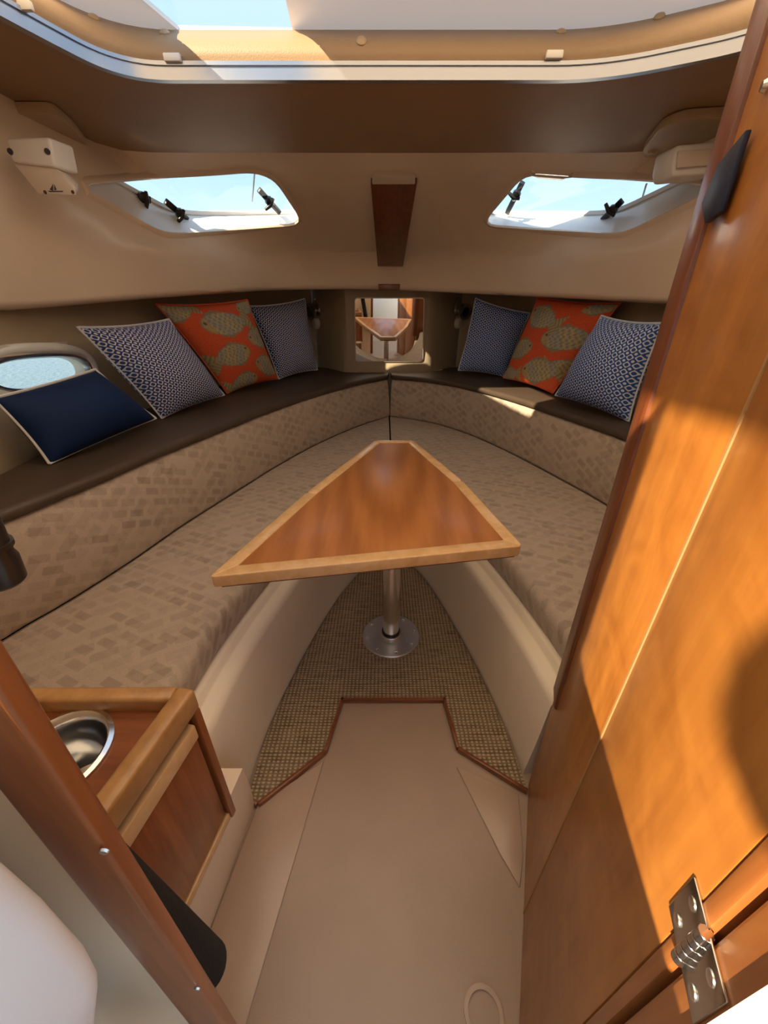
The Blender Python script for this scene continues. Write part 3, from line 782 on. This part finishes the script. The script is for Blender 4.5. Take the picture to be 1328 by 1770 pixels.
# brown bolsters: from the top of the backrests out to the hull side
def bolster(Bh, Wc, label, flip):
    inn = catmull(off(Bh, .016), N); out = catmull(Wc, N)
    rows = []
    def row(f, dz, dd=0):
        r = []
        for a, b in zip(inn, out):
            w = Vector((b[0]-a[0], b[1]-a[1])); L = w.length - .006; w.normalize()
            q = Vector((a[0], a[1])) + w*(f*L + dd); r.append((q.x, q.y, dz))
        rows.append(r)
    row(0,.690); row(0,.692,-.002); row(0,.705,-.004); row(0,.716,.004); row(0,.7195,.018)
    for f in (.3,.6,.9): row(f,.7200)
    row(1,.719); row(1,.690)
    o_ = MB().loft(rows, closed_profile=True, caps=True).build('ledge_cushion', M['brown'], smooth=True, angle=60)
    tag(o_, label, 'cushion', 'brown ledge cushions')
bolster(Bl2, [(-1.085,.44)] + W_L[2:-1] + [(-.50,3.38),(-.32,3.13),(-.26,3.105),(.040,3.105)], 'dark brown vinyl ledge cushion under the navy pillow on the portlight side', 0)
bolster(Br2, [(.048,3.105),(.31,3.105),(.37,3.13),(.55,3.38)] + W_R[1:-1] + [(1.18,.72)], 'dark brown vinyl ledge cushion with a sunlit patch, running towards the wooden door', 1)

# ------------------------------------------------------------------ table
ZT = .62
tp = [atz(u, v, ZT) for u, v in [(360,998),(530,851),(648,761),(715,761),(800,831),(905,944)]]
tpole = atz(676,1098,.016)
ctr = sum(tp, Vector()) / 6
tbl = thing('table', (tpole.x, tpole.y, .014), 'six-sided cherry table with pale wooden edging on one metal pedestal', 'table')
tpo = roundpoly(tp, .022, 4); tin = inset(tp, .045, Zv)
# true mitred inner polygon: offset each edge and intersect
def offset_poly(P, d):
    n = len(P); out = []
    c_ = sum(P, Vector()) / n
    lines = []
    for i in range(n):
        a, b = P[i], P[(i+1) % n]; t = (b-a).normalized(); m_ = Zv.cross(t)
        if m_.dot(c_ - a) < 0: m_ = -m_
        lines.append((a + m_*d, t))
    for i in range(n):
        (p, t), (q, s) = lines[i-1], lines[i]
        det = t.x*(-s.y) + s.x*t.y
        k = ((q.x-p.x)*(-s.y) + s.x*(q.y-p.y)) / det
        out.append(p + t*k)
    return out
tin = offset_poly(tp, .036)
MB().prism([p - Zv*.026 for p in offset_poly(tp, .0355)], Zv*.0252).build('table_top', M['cherry'], tbl, bevel=.001)
for i in range(6):
    a, b = tp[i], tp[(i+1) % 6]; c_, d_ = tin[(i+1) % 6], tin[i]
    t = (b - a).normalized()
    MB().prism([p - Zv*.03 for p in (a + (d_-a).normalized()*.006, a + t*.010, b - t*.010, b + (c_-b).normalized()*.006, c_, d_)], Zv*.031).build('edge_strip', M['maple'], tbl, bevel=.004, seg=3)
MB().prism([p - Zv*.040 for p in offset_poly(tp, .012)], Zv*.011).build('underside', M['teak_flat'], tbl)
MB().lathe(tpole + Zv*.004, Zv, [(0,.031),(ZT-.055,.031)], 36).build('pole', M['pole'], tbl, smooth=True)
fl = MB().lathe(tpole - Zv*.002, Zv, [(0,.112),(.004,.112),(.007,.109),(.008,.045),(.020,.041),(.022,.039)], 44).build('base_flange', M['flange'], tbl, smooth=True, angle=25)
MB().lathe(tpole + Zv*.018, Zv, [(0,.036),(.010,.0355),(.012,.033)], 36).build('collar', M['black'], tbl, smooth=True)
for k in range(8):
    a = 2*math.pi*k/8 + .2
    MB().lathe(tpole + Vector((math.cos(a)*.092, math.sin(a)*.092, .005)), Zv, [(0,.0065),(.002,.006),(.003,.003)], 10).build('flange_screw', M['screw'], fl, smooth=True)
MB().lathe(tpole + Zv*(ZT-.075), Zv, [(0,.034),(.02,.05),(.028,.085),(.034,.085)], 32).build('top_socket', M['flange'], tbl, smooth=True)

# ------------------------------------------------------------------ galley cabinet with sink
ZC = .62
c1 = atz(333,1189,ZC); c2 = atz(180,1402,ZC); cA = Vector((c2.x - (c1.x-c2.x)*.75, YB+.03, 0)); 
t_in = (Vector((c2.x,c2.y,0)) - Vector((c1.x,c1.y,0))).normalized()     # towards aft along the inboard edge
n_in = Vector((-t_in.y, t_in.x, 0)); 
if n_in.x < 0: n_in = -n_in
LEN = (c1.y - (YB+.034)) / abs(t_in.y)
C1 = Vector((c1.x, c1.y, 0)); C2 = C1 + t_in*LEN
XO = -1.02
cab = thing('galley_cabinet', (-.6,.26,.25), 'dark wooden galley cabinet with a pale drawer rail below the round sink', 'cabinet')
ZB = .25
body = MB().prism([C1 - n_in*.014 + t_in*.010 + Zv*ZB, C2 - n_in*.014 + Zv*ZB, Vector((XO, C2.y, ZB)), Vector((XO, C1.y-.008, ZB))], Zv*(ZC-.045-ZB)).build('body', M['teak'], cab)
cabn = cab
def cface(d0, d1, z0, z1, h0, h1):
    """slab on the inboard face; d along the face from the forward corner"""
    a = C1 + t_in*d0 + n_in*(h0-.014) + Zv*z0; return MB().obox(a, t_in*(d1-d0), n_in*(h1-h0), Zv*(z1-z0))
cface(.0,.014,ZB-.005,ZC-.046,-.004,.016).build('corner_post', M['teak'], cab, bevel=.003)
cface(.020,LEN,ZC-.095,ZC-.062,.0,.016).build('drawer_rail', M['maple'], cab, bevel=.003)
cface(.014,LEN,ZC-.062,ZC-.045,.0,.003).build('finger_gap_shade', M['dark'], cab)  # dark strip painted for the shade under the worktop edge
cface(.020,LEN,ZB+.022,ZC-.099,.0,.010).build('door_panel', M['teak'], cab, bevel=.002)
cface(.014,LEN,ZB-.003,ZB+.016,.0,.013).build('bottom_rail', M['maple'], cab, bevel=.003)
# worktop: sunk panel with raised edging
wt = thing('worktop', (-.6,.26,ZC-.045), 'reddish wooden galley worktop with raised pale edging around a round sink', 'worktop')
wp = [C1 - n_in*.004 + Zv*(ZC-.044), C2 - n_in*.004 + Zv*(ZC-.044), Vector((XO,C2.y,ZC-.044)), Vector((XO,C1.y,ZC-.044))]
wpn = MB().prism(wp, Zv*.018).build('panel', M['teak_flat'], wt)
sk = atz(98,1306,ZC-.026); skr = abs(atz(193,1292,ZC-.026).x - sk.x)
sk.x = atz(193,1292,ZC-.026).x - skr
cu = MB().lathe(sk - Zv*.1, Zv, [(0,skr-.006),(.3,skr-.006)], 40).build('cutter', M['steel'], origin=(0,0,0))
cu2 = MB().lathe(sk - Zv*.17, Zv, [(0,skr-.004),(.4,skr-.004)], 40).build('cutter', M['steel'], origin=(0,0,0))
boolean_cut(wpn, [cu]); boolean_cut(body, [cu2])
m = MB().obox(C1 + n_in*.004 + Zv*(ZC-.044), t_in*LEN, -n_in*.030, Zv*.044); m.build('edging', M['edging'], wt, bevel=.006, seg=3)
m = MB().obox(C1 - n_in*.026 + Zv*(ZC-.044), Vector((XO,C1.y,0)) - (C1 - n_in*.026), Vector((0,-.026,0)), Zv*.044); m.build('edging', M['edging'], wt, bevel=.006, seg=3)
snk = thing('sink', (sk.x, sk.y, sk.z-.12), 'round stainless steel sink bowl sunk in the galley worktop', 'sink')
MB().loft([[sk + Vector((math.cos(a)*r, math.sin(a)*r, z)) for a in [2*math.pi*k/44 for k in range(44)]] for r, z in
           ((skr,.001),(skr,.004),(skr-.006,.006),(skr-.010,.003),(skr-.014,-.01),(skr-.022,-.06),(skr*.72,-.105),(skr*.4,-.115),(.02,-.117),(.02,-.120),(skr*.42,-.119),(skr*.75,-.109),(skr-.017,-.062),(skr-.011,-.008))],
          closed_profile=True, closed_rows=True).build('bowl', M['steel'], snk, smooth=True, angle=50)
MB().lathe(sk - Zv*.1195, Zv, [(0,.022),(.004,.021),(.005,.012)], 24).build('drain', M['chrome'], snk, smooth=True)
# moulded liner under the cabinet, coved down to the sole
pts = []
f1 = atz(440,1392,.0); f2 = atz(352,1640,0)
secs = []
for k in range(8):
    t = k / 7
    top = C1.lerp(C2, t); 
    y = top.y + .10*(1-t)
    fx = f1.x + (f2.x - f1.x)*t
    fp = f1.lerp(f2 + (f2-f1)*.25, t)
    a = Vector((top.x - .012, y - .10*(1-t)*.2, ZB-.004)); 
    row = [Vector((XO, a.y, ZB-.004)), a + Vector((-.03,0,0)), a]
    for q in (.35,.7,.9,1.0):
        row.append(Vector((a.x + (fp.x-a.x)*q**1.6, a.y + (fp.y-a.y)*q, (ZB-.004)*(1-q**.9))))
    row.append(Vector((XO, fp.y, 0)))
    secs.append(row)
lb_o = MB().loft(secs, caps=False, closed_rows=True).build('trim_5', M['gelcoat'], smooth=True, origin=(0,0,0))
tag(lb_o, 'cream moulding coved from the galley cabinet down to the sole', kind='structure')

# ------------------------------------------------------------------ mirror, plaque, reading lights
mt = math.radians(5.2)
mc = aty(672,570,3.095)
mirror = thing('mirror', mc - Zv*.22, 'rectangular frameless mirror with rounded corners on the forward bulkhead', 'mirror')
mn = Vector((0,-math.cos(mt),-math.sin(mt))); mu = mn.cross(Vector((1,0,0))).normalized()
if mu.z < 0: mu = -mu
mp_ = [atplane(u, v, mc, mn) for u, v in [(614,516),(733,516),(730,624),(616,624)]]
MB().prism(roundpoly(mp_, .02, 4), -mn*.004).build('glass', M['mirror'], mirror)
bk = [p - mn*.004 for p in inset(roundpoly(mp_, .02, 4), -.006, mn)]
MB().prism(bk, -mn*.012).build('backing', M['cream_plastic'], mirror)

# wooden centre board on the deck moulding, with its cap
pa = [hit(u, v)[0] for u, v in [(641,318),(721,318),(697,461),(653,461)]]
pn = (pa[1]-pa[0]).cross(pa[3]-pa[0]).normalized()
if pn.dot(ray(670,390)) > 0: pn = -pn
plq = thing('centre_board', sum(pa, Vector())/4, 'dark reddish tapered wooden board on the deck moulding above the mirror', 'board')
D_ = .035
pa2 = [p + pn*D_ for p in pa]
pa2 = [atplane(u, v, pa2[0], pn) for u, v in [(641,318),(721,318),(697,461),(653,461)]]
MB().prism(pa2, -pn*(D_+.03)).build('board', M['plaque'], plq, bevel=.004)
cp0 = [atplane(u, v, pa2[0], pn) for u, v in [(646,303),(714,303),(718,318),(643,318)]]
MB().prism([p + pn*.004 for p in cp0], -pn*(D_+.03)).build('cap', M['cream_plastic'], plq, bevel=.006, seg=3)
wb = [aty(u, v, 3.0) for u, v in [(654,491),(692,491),(691,501),(655,501)]]
o = MB().prism(wb, (0,.04,0)).build('wood_block', M['plaque'], bevel=.002)
tag(o, 'small wooden block under the deck lip directly above the mirror', 'block')

def wall_hit(u, v, name):
    best = None
    for nm in (name, 'wall_left', 'wall_right', 'wall_front'):
        me = bpy.data.objects[nm].data
        b_ = BVHTree.FromPolygons([tuple(x.co) for x in me.vertices], [tuple(p.vertices) for p in me.polygons])
        p, n_, i, d = b_.ray_cast(CAM, ray(u, v).normalized())
        if p is not None and (best is None or d < best[2]): best = (p, n_, d)
    p, n_, d = best
    if n_.dot(ray(u, v)) > 0: n_ = -n_
    return p, n_
for (u, v, sx, lab) in ((548,534,1,'chrome reading lamp between the mirror and the pillows on the portlight side'), (791,534,-1,'chrome reading lamp between the mirror and the pillows on the wooden door side')):
    p, n_ = wall_hit(u, v, 'wall_front')
    n_ = Vector((n_.x, n_.y, 0)).normalized()
    rl = thing('reading_lamp', p, lab, 'lamp', 'reading lamps either side of the mirror')
    MB().lathe(p - n_*.002, n_, [(0,.070),(.008,.070),(.016,.062),(.024,.02)], 32).build('base', M['chrome'], rl, smooth=True)
    hd = MB().lathe(p + n_*.014 + Vector((0,0,.002)), (n_ + Vector((sx*.35,0,-.25))).normalized(), [(.01,.026),(.026,.046),(.055,.058),(.085,.060),(.090,.054),(.080,.040)], 32).build('head', M['chrome'], rl, smooth=True)
    MB().lathe(p + n_*.014, (n_ + Vector((sx*.35,0,-.25))).normalized(), [(.074,.040),(.082,.036),(.086,.014)], 24).build('bulb_lens', M['black'], hd, smooth=True)
    MB().lathe(p + n_*.01 - Zv*.105, n_, [(-.01,.040),(.020,.040),(.030,.032),(.033,.012)], 24).build('switch', M['cream_plastic'], rl, smooth=True)

# ------------------------------------------------------------------ oval portlight in the port hull side
pc, pn_ = wall_hit(75, 643, 'wall_left')
pp = [wall_hit(u, v, 'wall_left')[0] for u, v in [(-15,652),(165,633),(75,682),(75,610)]]
ax = (pp[1]-pp[0]); hl = ax.length*.5; ax.normalize(); ay = pn_.cross(ax).normalized()
if ay.z < 0: ay = -ay
hh = abs((pp[3]-pp[2]).dot(ay))*.5
def oval(k, h, e=2.6):
    out = []
    for i in range(48):
        a = 2*math.pi*i/48; ca, sa = math.cos(a), math.sin(a)
        out.append(pc + ax*(hl+k)*math.copysign(abs(ca)**(2/e), ca) + ay*(hh+k)*math.copysign(abs(sa)**(2/e), sa) + pn_*h)
    return out
cu = MB().prism([p for p in oval(-.012, .15)], -pn_*.4).build('cutter', M['white'], origin=(0,0,0))
boolean_cut(wl_o, [cu])
w3 = thing('window_3', pc, kind='structure'); tag(w3, 'oval white-rimmed portlight in the port hull side above the navy pillow')
ring_between([oval(.03,.0), oval(.028,.018), oval(.018,.026), oval(.004,.026), oval(-.006,.018), oval(-.012,.0), oval(-.014,-.05)]).build('rim', M['gel_white'], w3, smooth=True)
ring_between([oval(-.006,.012), oval(-.010,.020), oval(-.018,.020), oval(-.022,.010), oval(-.022,-.004)]).build('seal', M['alu'], w3, smooth=True)
MB().prism(oval(-.012,.004), -pn_*.006).build('pane', M['glass'], w3)
sl = [wall_hit(u, v, 'wall_left')[0] + pn_*.012 for u, v in [(-30,600),(112,590),(114,606),(-30,622)]]
MB().prism(sl, -pn_*.03).build('screen_track', M['cream_plastic'], w3, bevel=.004)

# ------------------------------------------------------------------ pillows
def pillow(px_b, px_t, lean, mat, name, label, cat, group, puff=.085, zb=.722, inward=0.0, n=56, uvrot=0, paint=None, pipemat=None, sag=.06, drop=0.0):
    b0, b1 = atz(*px_b[0], zb), atz(*px_b[1], zb)
    if b1.y > b0.y: b1 = atz(*px_b[1], zb + .032)
    else: b0 = atz(*px_b[0], zb + .032)
    t = (b1 - b0).normalized(); out = Vector((-t.y, t.x, 0)).normalized()
    if out.dot(b0 - Vector((.03,1.6,0))) < 0: out = -out
    sh = -out*inward
    up = (Zv*math.cos(lean) + out*math.sin(lean))
    pnorm = t.cross(up).normalized()
    t0, t1 = atplane(*px_t[0], b0, pnorm), atplane(*px_t[1], b1, pnorm)
    if pnorm.dot(out) > 0: pnorm = -pnorm        # towards the cabin
    verts, faces, uvs, cols = [], [], [], []
    thick = puff
    def P(i, j, side):
        u, v = i/n, j/n
        cu_, cv = 2*u-1, 2*v-1
        # concave sides, pointed corners
        uu = .5 + .5*cu_*(1 - sag*(1-cv*cv)); vv = .5 + .5*cv*(1 - sag*(1-cu_*cu_))
        p = (b0*(1-uu)+b1*uu)*(1-vv) + (t0*(1-uu)+t1*uu)*vv
        f = ((1-cu_**2)*(1-cv**2))**.55
        f += .05*math.sin(5*cu_+3*cv)*f*(1-f)
        return p + pnorm*(side*thick*f) + sh
    idx = {}
    for side in (1, -1):
        for i in range(n+1):
            for j in range(n+1):
                edge = i in (0, n) or j in (0, n)
                if edge and side == -1: idx[side,i,j] = idx[1,i,j]; continue
                idx[side,i,j] = len(verts); verts.append(P(i, j, side)); uvs.append((i/n, j/n))
        for i in range(n):
            for j in range(n):
                faces.append((idx[side,i,j], idx[side,i+1,j], idx[side,i+1,j+1], idx[side,i,j+1]))
    lift = Vector((0, 0, max(0, .7215 - min(v.z for v in verts))))
    verts = [v + lift for v in verts]
    mb = MB().add(verts, faces, uvs)
    root = thing(name, (b0+b1)/2, label, cat, group)
    o_ = mb.build('pillow_cover', mat, root, smooth=True, angle=80)
    if paint:
        ca_ = o_.data.color_attributes.new('print', 'FLOAT_COLOR', 'POINT')
        for k, uv in enumerate(uvs): ca_.data[k].color = (*paint(*uv), 1)
    edge = [P(i,0,1) for i in range(n)] + [P(n,j,1) for j in range(n)] + [P(n-i,n,1) for i in range(n)] + [P(0,n-j,1) for j in range(n)]
    edge = [p + lift + Zv*.003 for p in edge]
    MB().tube(edge + [edge[0]], .0045, 6).build('piping', pipemat or mat, root, smooth=True)
    return root, [t0, t1]

CORAL = (.60, .095, .035)
def fishes(seed):
    F = seed
    def f(u, v):
        for (x, y, s, ang, flip) in F:
            ca, sa = math.cos(ang), math.sin(ang)
            X = ((u-x)*ca + (v-y)*sa)/s*flip; Y = (-(u-x)*sa + (v-y)*ca)/s
            body = (X/1.0)**2 + (Y/.50)**2
            fin = -.5 < X < .45 and .35 < abs(Y) < .62 - .35*abs(X+.1)
            tail = .85 < X < 1.45 and abs(Y) < .12 + (X-.85)*.75
            if body < 1 or tail or fin:
                if body > .90 and not tail: return (.26, .20, .12)
                if body < 1:
                    if X < -.62: return (.40,.28,.13) if (X+.78)**2 + (Y-.1)**2 > .004 else (.10,.09,.08)
                    g = math.sin(X*26+math.sin(Y*14)) * math.sin(Y*24)
                    return (.24,.23,.19) if g > .1 else ((.44,.34,.17) if math.sin(X*5+Y*4) > -.3 else (.34,.31,.24))
                return (.40,.29,.12) if math.sin((X+abs(Y))*30) > -.2 else (.22,.19,.13)
        return CORAL
    return f
fishA = fishes([(.46,.76,.27,.05,1),(.88,.56,.24,.1,1),(.34,.40,.24,.15,-1),(.82,.20,.25,-.2,1),(.34,.06,.22,.1,-1),(.92,.94,.17,.3,1),(.06,.92,.18,.2,1)])
fishB = fishes([(.28,.78,.25,-.25,1),(.76,.58,.27,.1,1),(.20,.38,.24,.15,-1),(.66,.18,.27,.2,1),(.98,.28,.20,.1,-1),(.88,.96,.17,.3,1),(.12,.06,.18,.1,1)])
G = 'pillows propped on the ledge'
R_ = math.radians
pillow([(482,656),(549,640)], [(430,530),(527,517)], R_(13), M['lattice'], 'pillow', 'blue and white lattice pillow beside the reading lamp on the portlight side', 'pillow', G, .095, pipemat=M['lattice'])
pillow([(393,681),(480,656)], [(270,527),(428,519)], R_(10), M['fish'], 'pillow', 'coral fish-print pillow between two lattice pillows on the portlight side', 'pillow', G, .105, paint=fishA, n=120, inward=.0, pipemat=plain('coral_piping', CORAL, .8))
pillow([(280,724),(388,684)], [(134,567),(292,553)], R_(12), M['lattice'], 'pillow', 'blue and white lattice pillow between the navy and the coral pillow', 'pillow', G, .11, inward=.0, pipemat=M['lattice'])
pillow([(86,803),(270,724)], [(-12,690),(165,640)], R_(16), M['navy'], 'pillow', 'plain navy lumbar pillow with pale piping under the portlight', 'pillow', G, .095, inward=.0, pipemat=M['piping'], sag=.04)
pillow([(792,641),(874,652)], [(822,516),(916,542)], R_(9), M['lattice2'], 'pillow', 'blue and white lattice pillow beside the reading lamp on the wooden door side', 'pillow', G, .09, pipemat=M['lattice2'])
pillow([(870,654),(956,681)], [(930,514),(1073,525)], R_(15), M['fish'], 'pillow', 'coral fish-print pillow between two lattice pillows on the wooden door side', 'pillow', G, .095, paint=fishB, n=120, inward=.0, pipemat=plain('coral_piping_dark', CORAL, .8))
pillow([(960,684),(1087,729)], [(1040,547),(1146,560)], R_(6), M['lattice2'], 'pillow', 'blue and white lattice pillow next to the wooden door', 'pillow', G, .11, inward=.0, pipemat=M['lattice2'])

# ------------------------------------------------------------------ blind cassettes and padded corner panels under the headliner
def slab_on(pxs, z, h, mat, name, parent, bevel=.006, r=.03):
    P = roundpoly([atz(u, v, z) for u, v in pxs], r, 5)
    return MB().prism(P, Zv*h).build(name, mat, parent, bevel=bevel, seg=3)
padL = thing('corner_pad', atz(60,230,Z_CEIL), 'padded tan corner panel under the headliner above the white box with the sail logo', 'panel', 'padded corner panels')
slab_on([(-60,196),(95,196),(130,225),(163,268),(118,285),(88,238),(-60,236)], Z_CEIL-.028, .026, M['pad'], 'pad', padL, .008)
MB().lathe(atz(136,254,Z_CEIL-.030), -Zv, [(-.002,.014),(.006,.012),(.009,.005)], 16).build('button', M['pad'], padL, smooth=True)
padR = thing('corner_pad', atz(1190,240,Z_CEIL), 'padded tan corner panel under the headliner beside the wooden door', 'panel', 'padded corner panels')
slab_on([(1330,200),(1180,207),(1142,222),(1110,262),(1116,274),(1152,270),(1172,250),(1330,242)], Z_CEIL-.028, .026, M['pad'], 'pad', padR, .008)
MB().lathe(atz(1127,262,Z_CEIL-.030), -Zv, [(-.002,.014),(.006,.012),(.009,.005)], 16).build('button', M['pad'], padR, smooth=True)

def cassette(px, y, dy, name_label, group, mat=M['white']):
    P = [aty(u, v, y) for u, v in px]
    root = thing('blind_cassette', P[0], name_label, 'blind cassette', group)
    return root, P
bl, P = cassette([(8,238),(84,236),(96,290),(20,280)], 1.42, .3, 'white plastic box with two dark screws and a lower cover bearing a sail logo', 'white boxes under the corner pads')
MB().prism(P, (.02,.07,.0)).build('housing', M['white'], bl, bevel=.008, seg=3)
P2 = [aty(u, v, 1.43) for u, v in [(22,282),(96,290),(130,322),(132,338),(66,336),(34,296)]]
lc = MB().prism(P2, (-.02,.05,.02)).build('lower_cover', M['cream_plastic'], bl, bevel=.004, seg=2)
for u, v in [(18,262),(82,262)]:
    MB().lathe(aty(u, v, 1.42), (0,-1,0), [(-.001,.008),(.003,.007),(.004,.003)], 12).build('screw', M['logo'], bl, smooth=True)
for u, v in [(78,335),(126,335)]:
    MB().lathe(aty(u, v-3, 1.43), (0,-1,0), [(-.001,.005),(.002,.004)], 10).build('screw', M['logo'], lc, smooth=True)
lg = MB()
for tri in ([(92,330),(92,318),(86,328)], [(94,329),(94,319),(98,328)], [(83,330),(110,330),(108,332),(86,332)]):
    lg.prism([aty(u, v, 1.4295) for u, v in tri], (0,-.0006,0))
lg.build('sail_logo', M['logo'], lc)
br, P = cassette([(1172,250),(1250,243),(1250,298),(1166,306),(1164,288)], 1.62, .3, 'white plastic box between a trunk window and the wooden door', 'white boxes under the corner pads')
MB().prism(P, (-.01,.10,.0)).build('housing', M['white'], br, bevel=.01, seg=3)
P2 = [aty(u, v, 1.615) for u, v in [(1170,262),(1250,256),(1250,284),(1168,292)]]
MB().prism(P2, (0,-.008,0)).build('front_cover', M['cream_plastic'], br, bevel=.004)

# ------------------------------------------------------------------ black items by the port jamb
a, b = aty(160,1500,.165), aty(362,1676,.165)
d = (b-a).normalized()
roll = thing('padded_sleeve', b, 'black foam-covered sleeve behind the wooden jamb below the galley cabinet', 'sleeve')
MB().tube([a - d*.10, a, b - d*.012, b - d*.004, b], [.027,.027,.027,.024,.016], 24).build('sleeve', M['blackfoam'], roll, smooth=True)
MB().tube([a - d*.13, a - d*.09], .012, 12).build('core', M['black'], roll, smooth=True)
a, b = aty(-40,905,.20), aty(6,1006,.20)
d = (b-a).normalized()
fl_ = thing('torch', b, 'black cylindrical torch in front of the patterned backrest near the galley', 'torch')
MB().tube([a - d*.06, b - d*.022, b - d*.018, b - d*.002, b], [.011,.011,.0125,.0125,.011], 24).build('barrel', M['black'], fl_, smooth=True, angle=30)
MB().tube([b - d*.030, b - d*.027], .0127, 24).build('ring', M['black'], fl_, smooth=True)

# ------------------------------------------------------------------ navy ball out of view, added to cast a hand-like shadow on the door
fd = thing('shadow_caster', (-.50,-.69,1.60), 'unseen navy ball, added to cast a hand-like shadow on the door', 'shadow_caster')
MB().lathe((-.50,-.69,1.60), Zv, [(.11 - .11*math.cos(math.pi*k/12), max(.085*math.sin(math.pi*k/12), .001)) for k in range(13)], 24).build('ball', M['navy'], fd, smooth=True, angle=80)
MB().lathe((-.50,-.69,1.81), Zv, [(0,.018),(.03,.014),(.035,.008)], 16).build('eye', M['navy'], fd, smooth=True)
MB().tube([(-.50,-.69,1.83), (-.505,-.69,1.90)], .005, 8).build('rope', M['white'], fd, smooth=True)
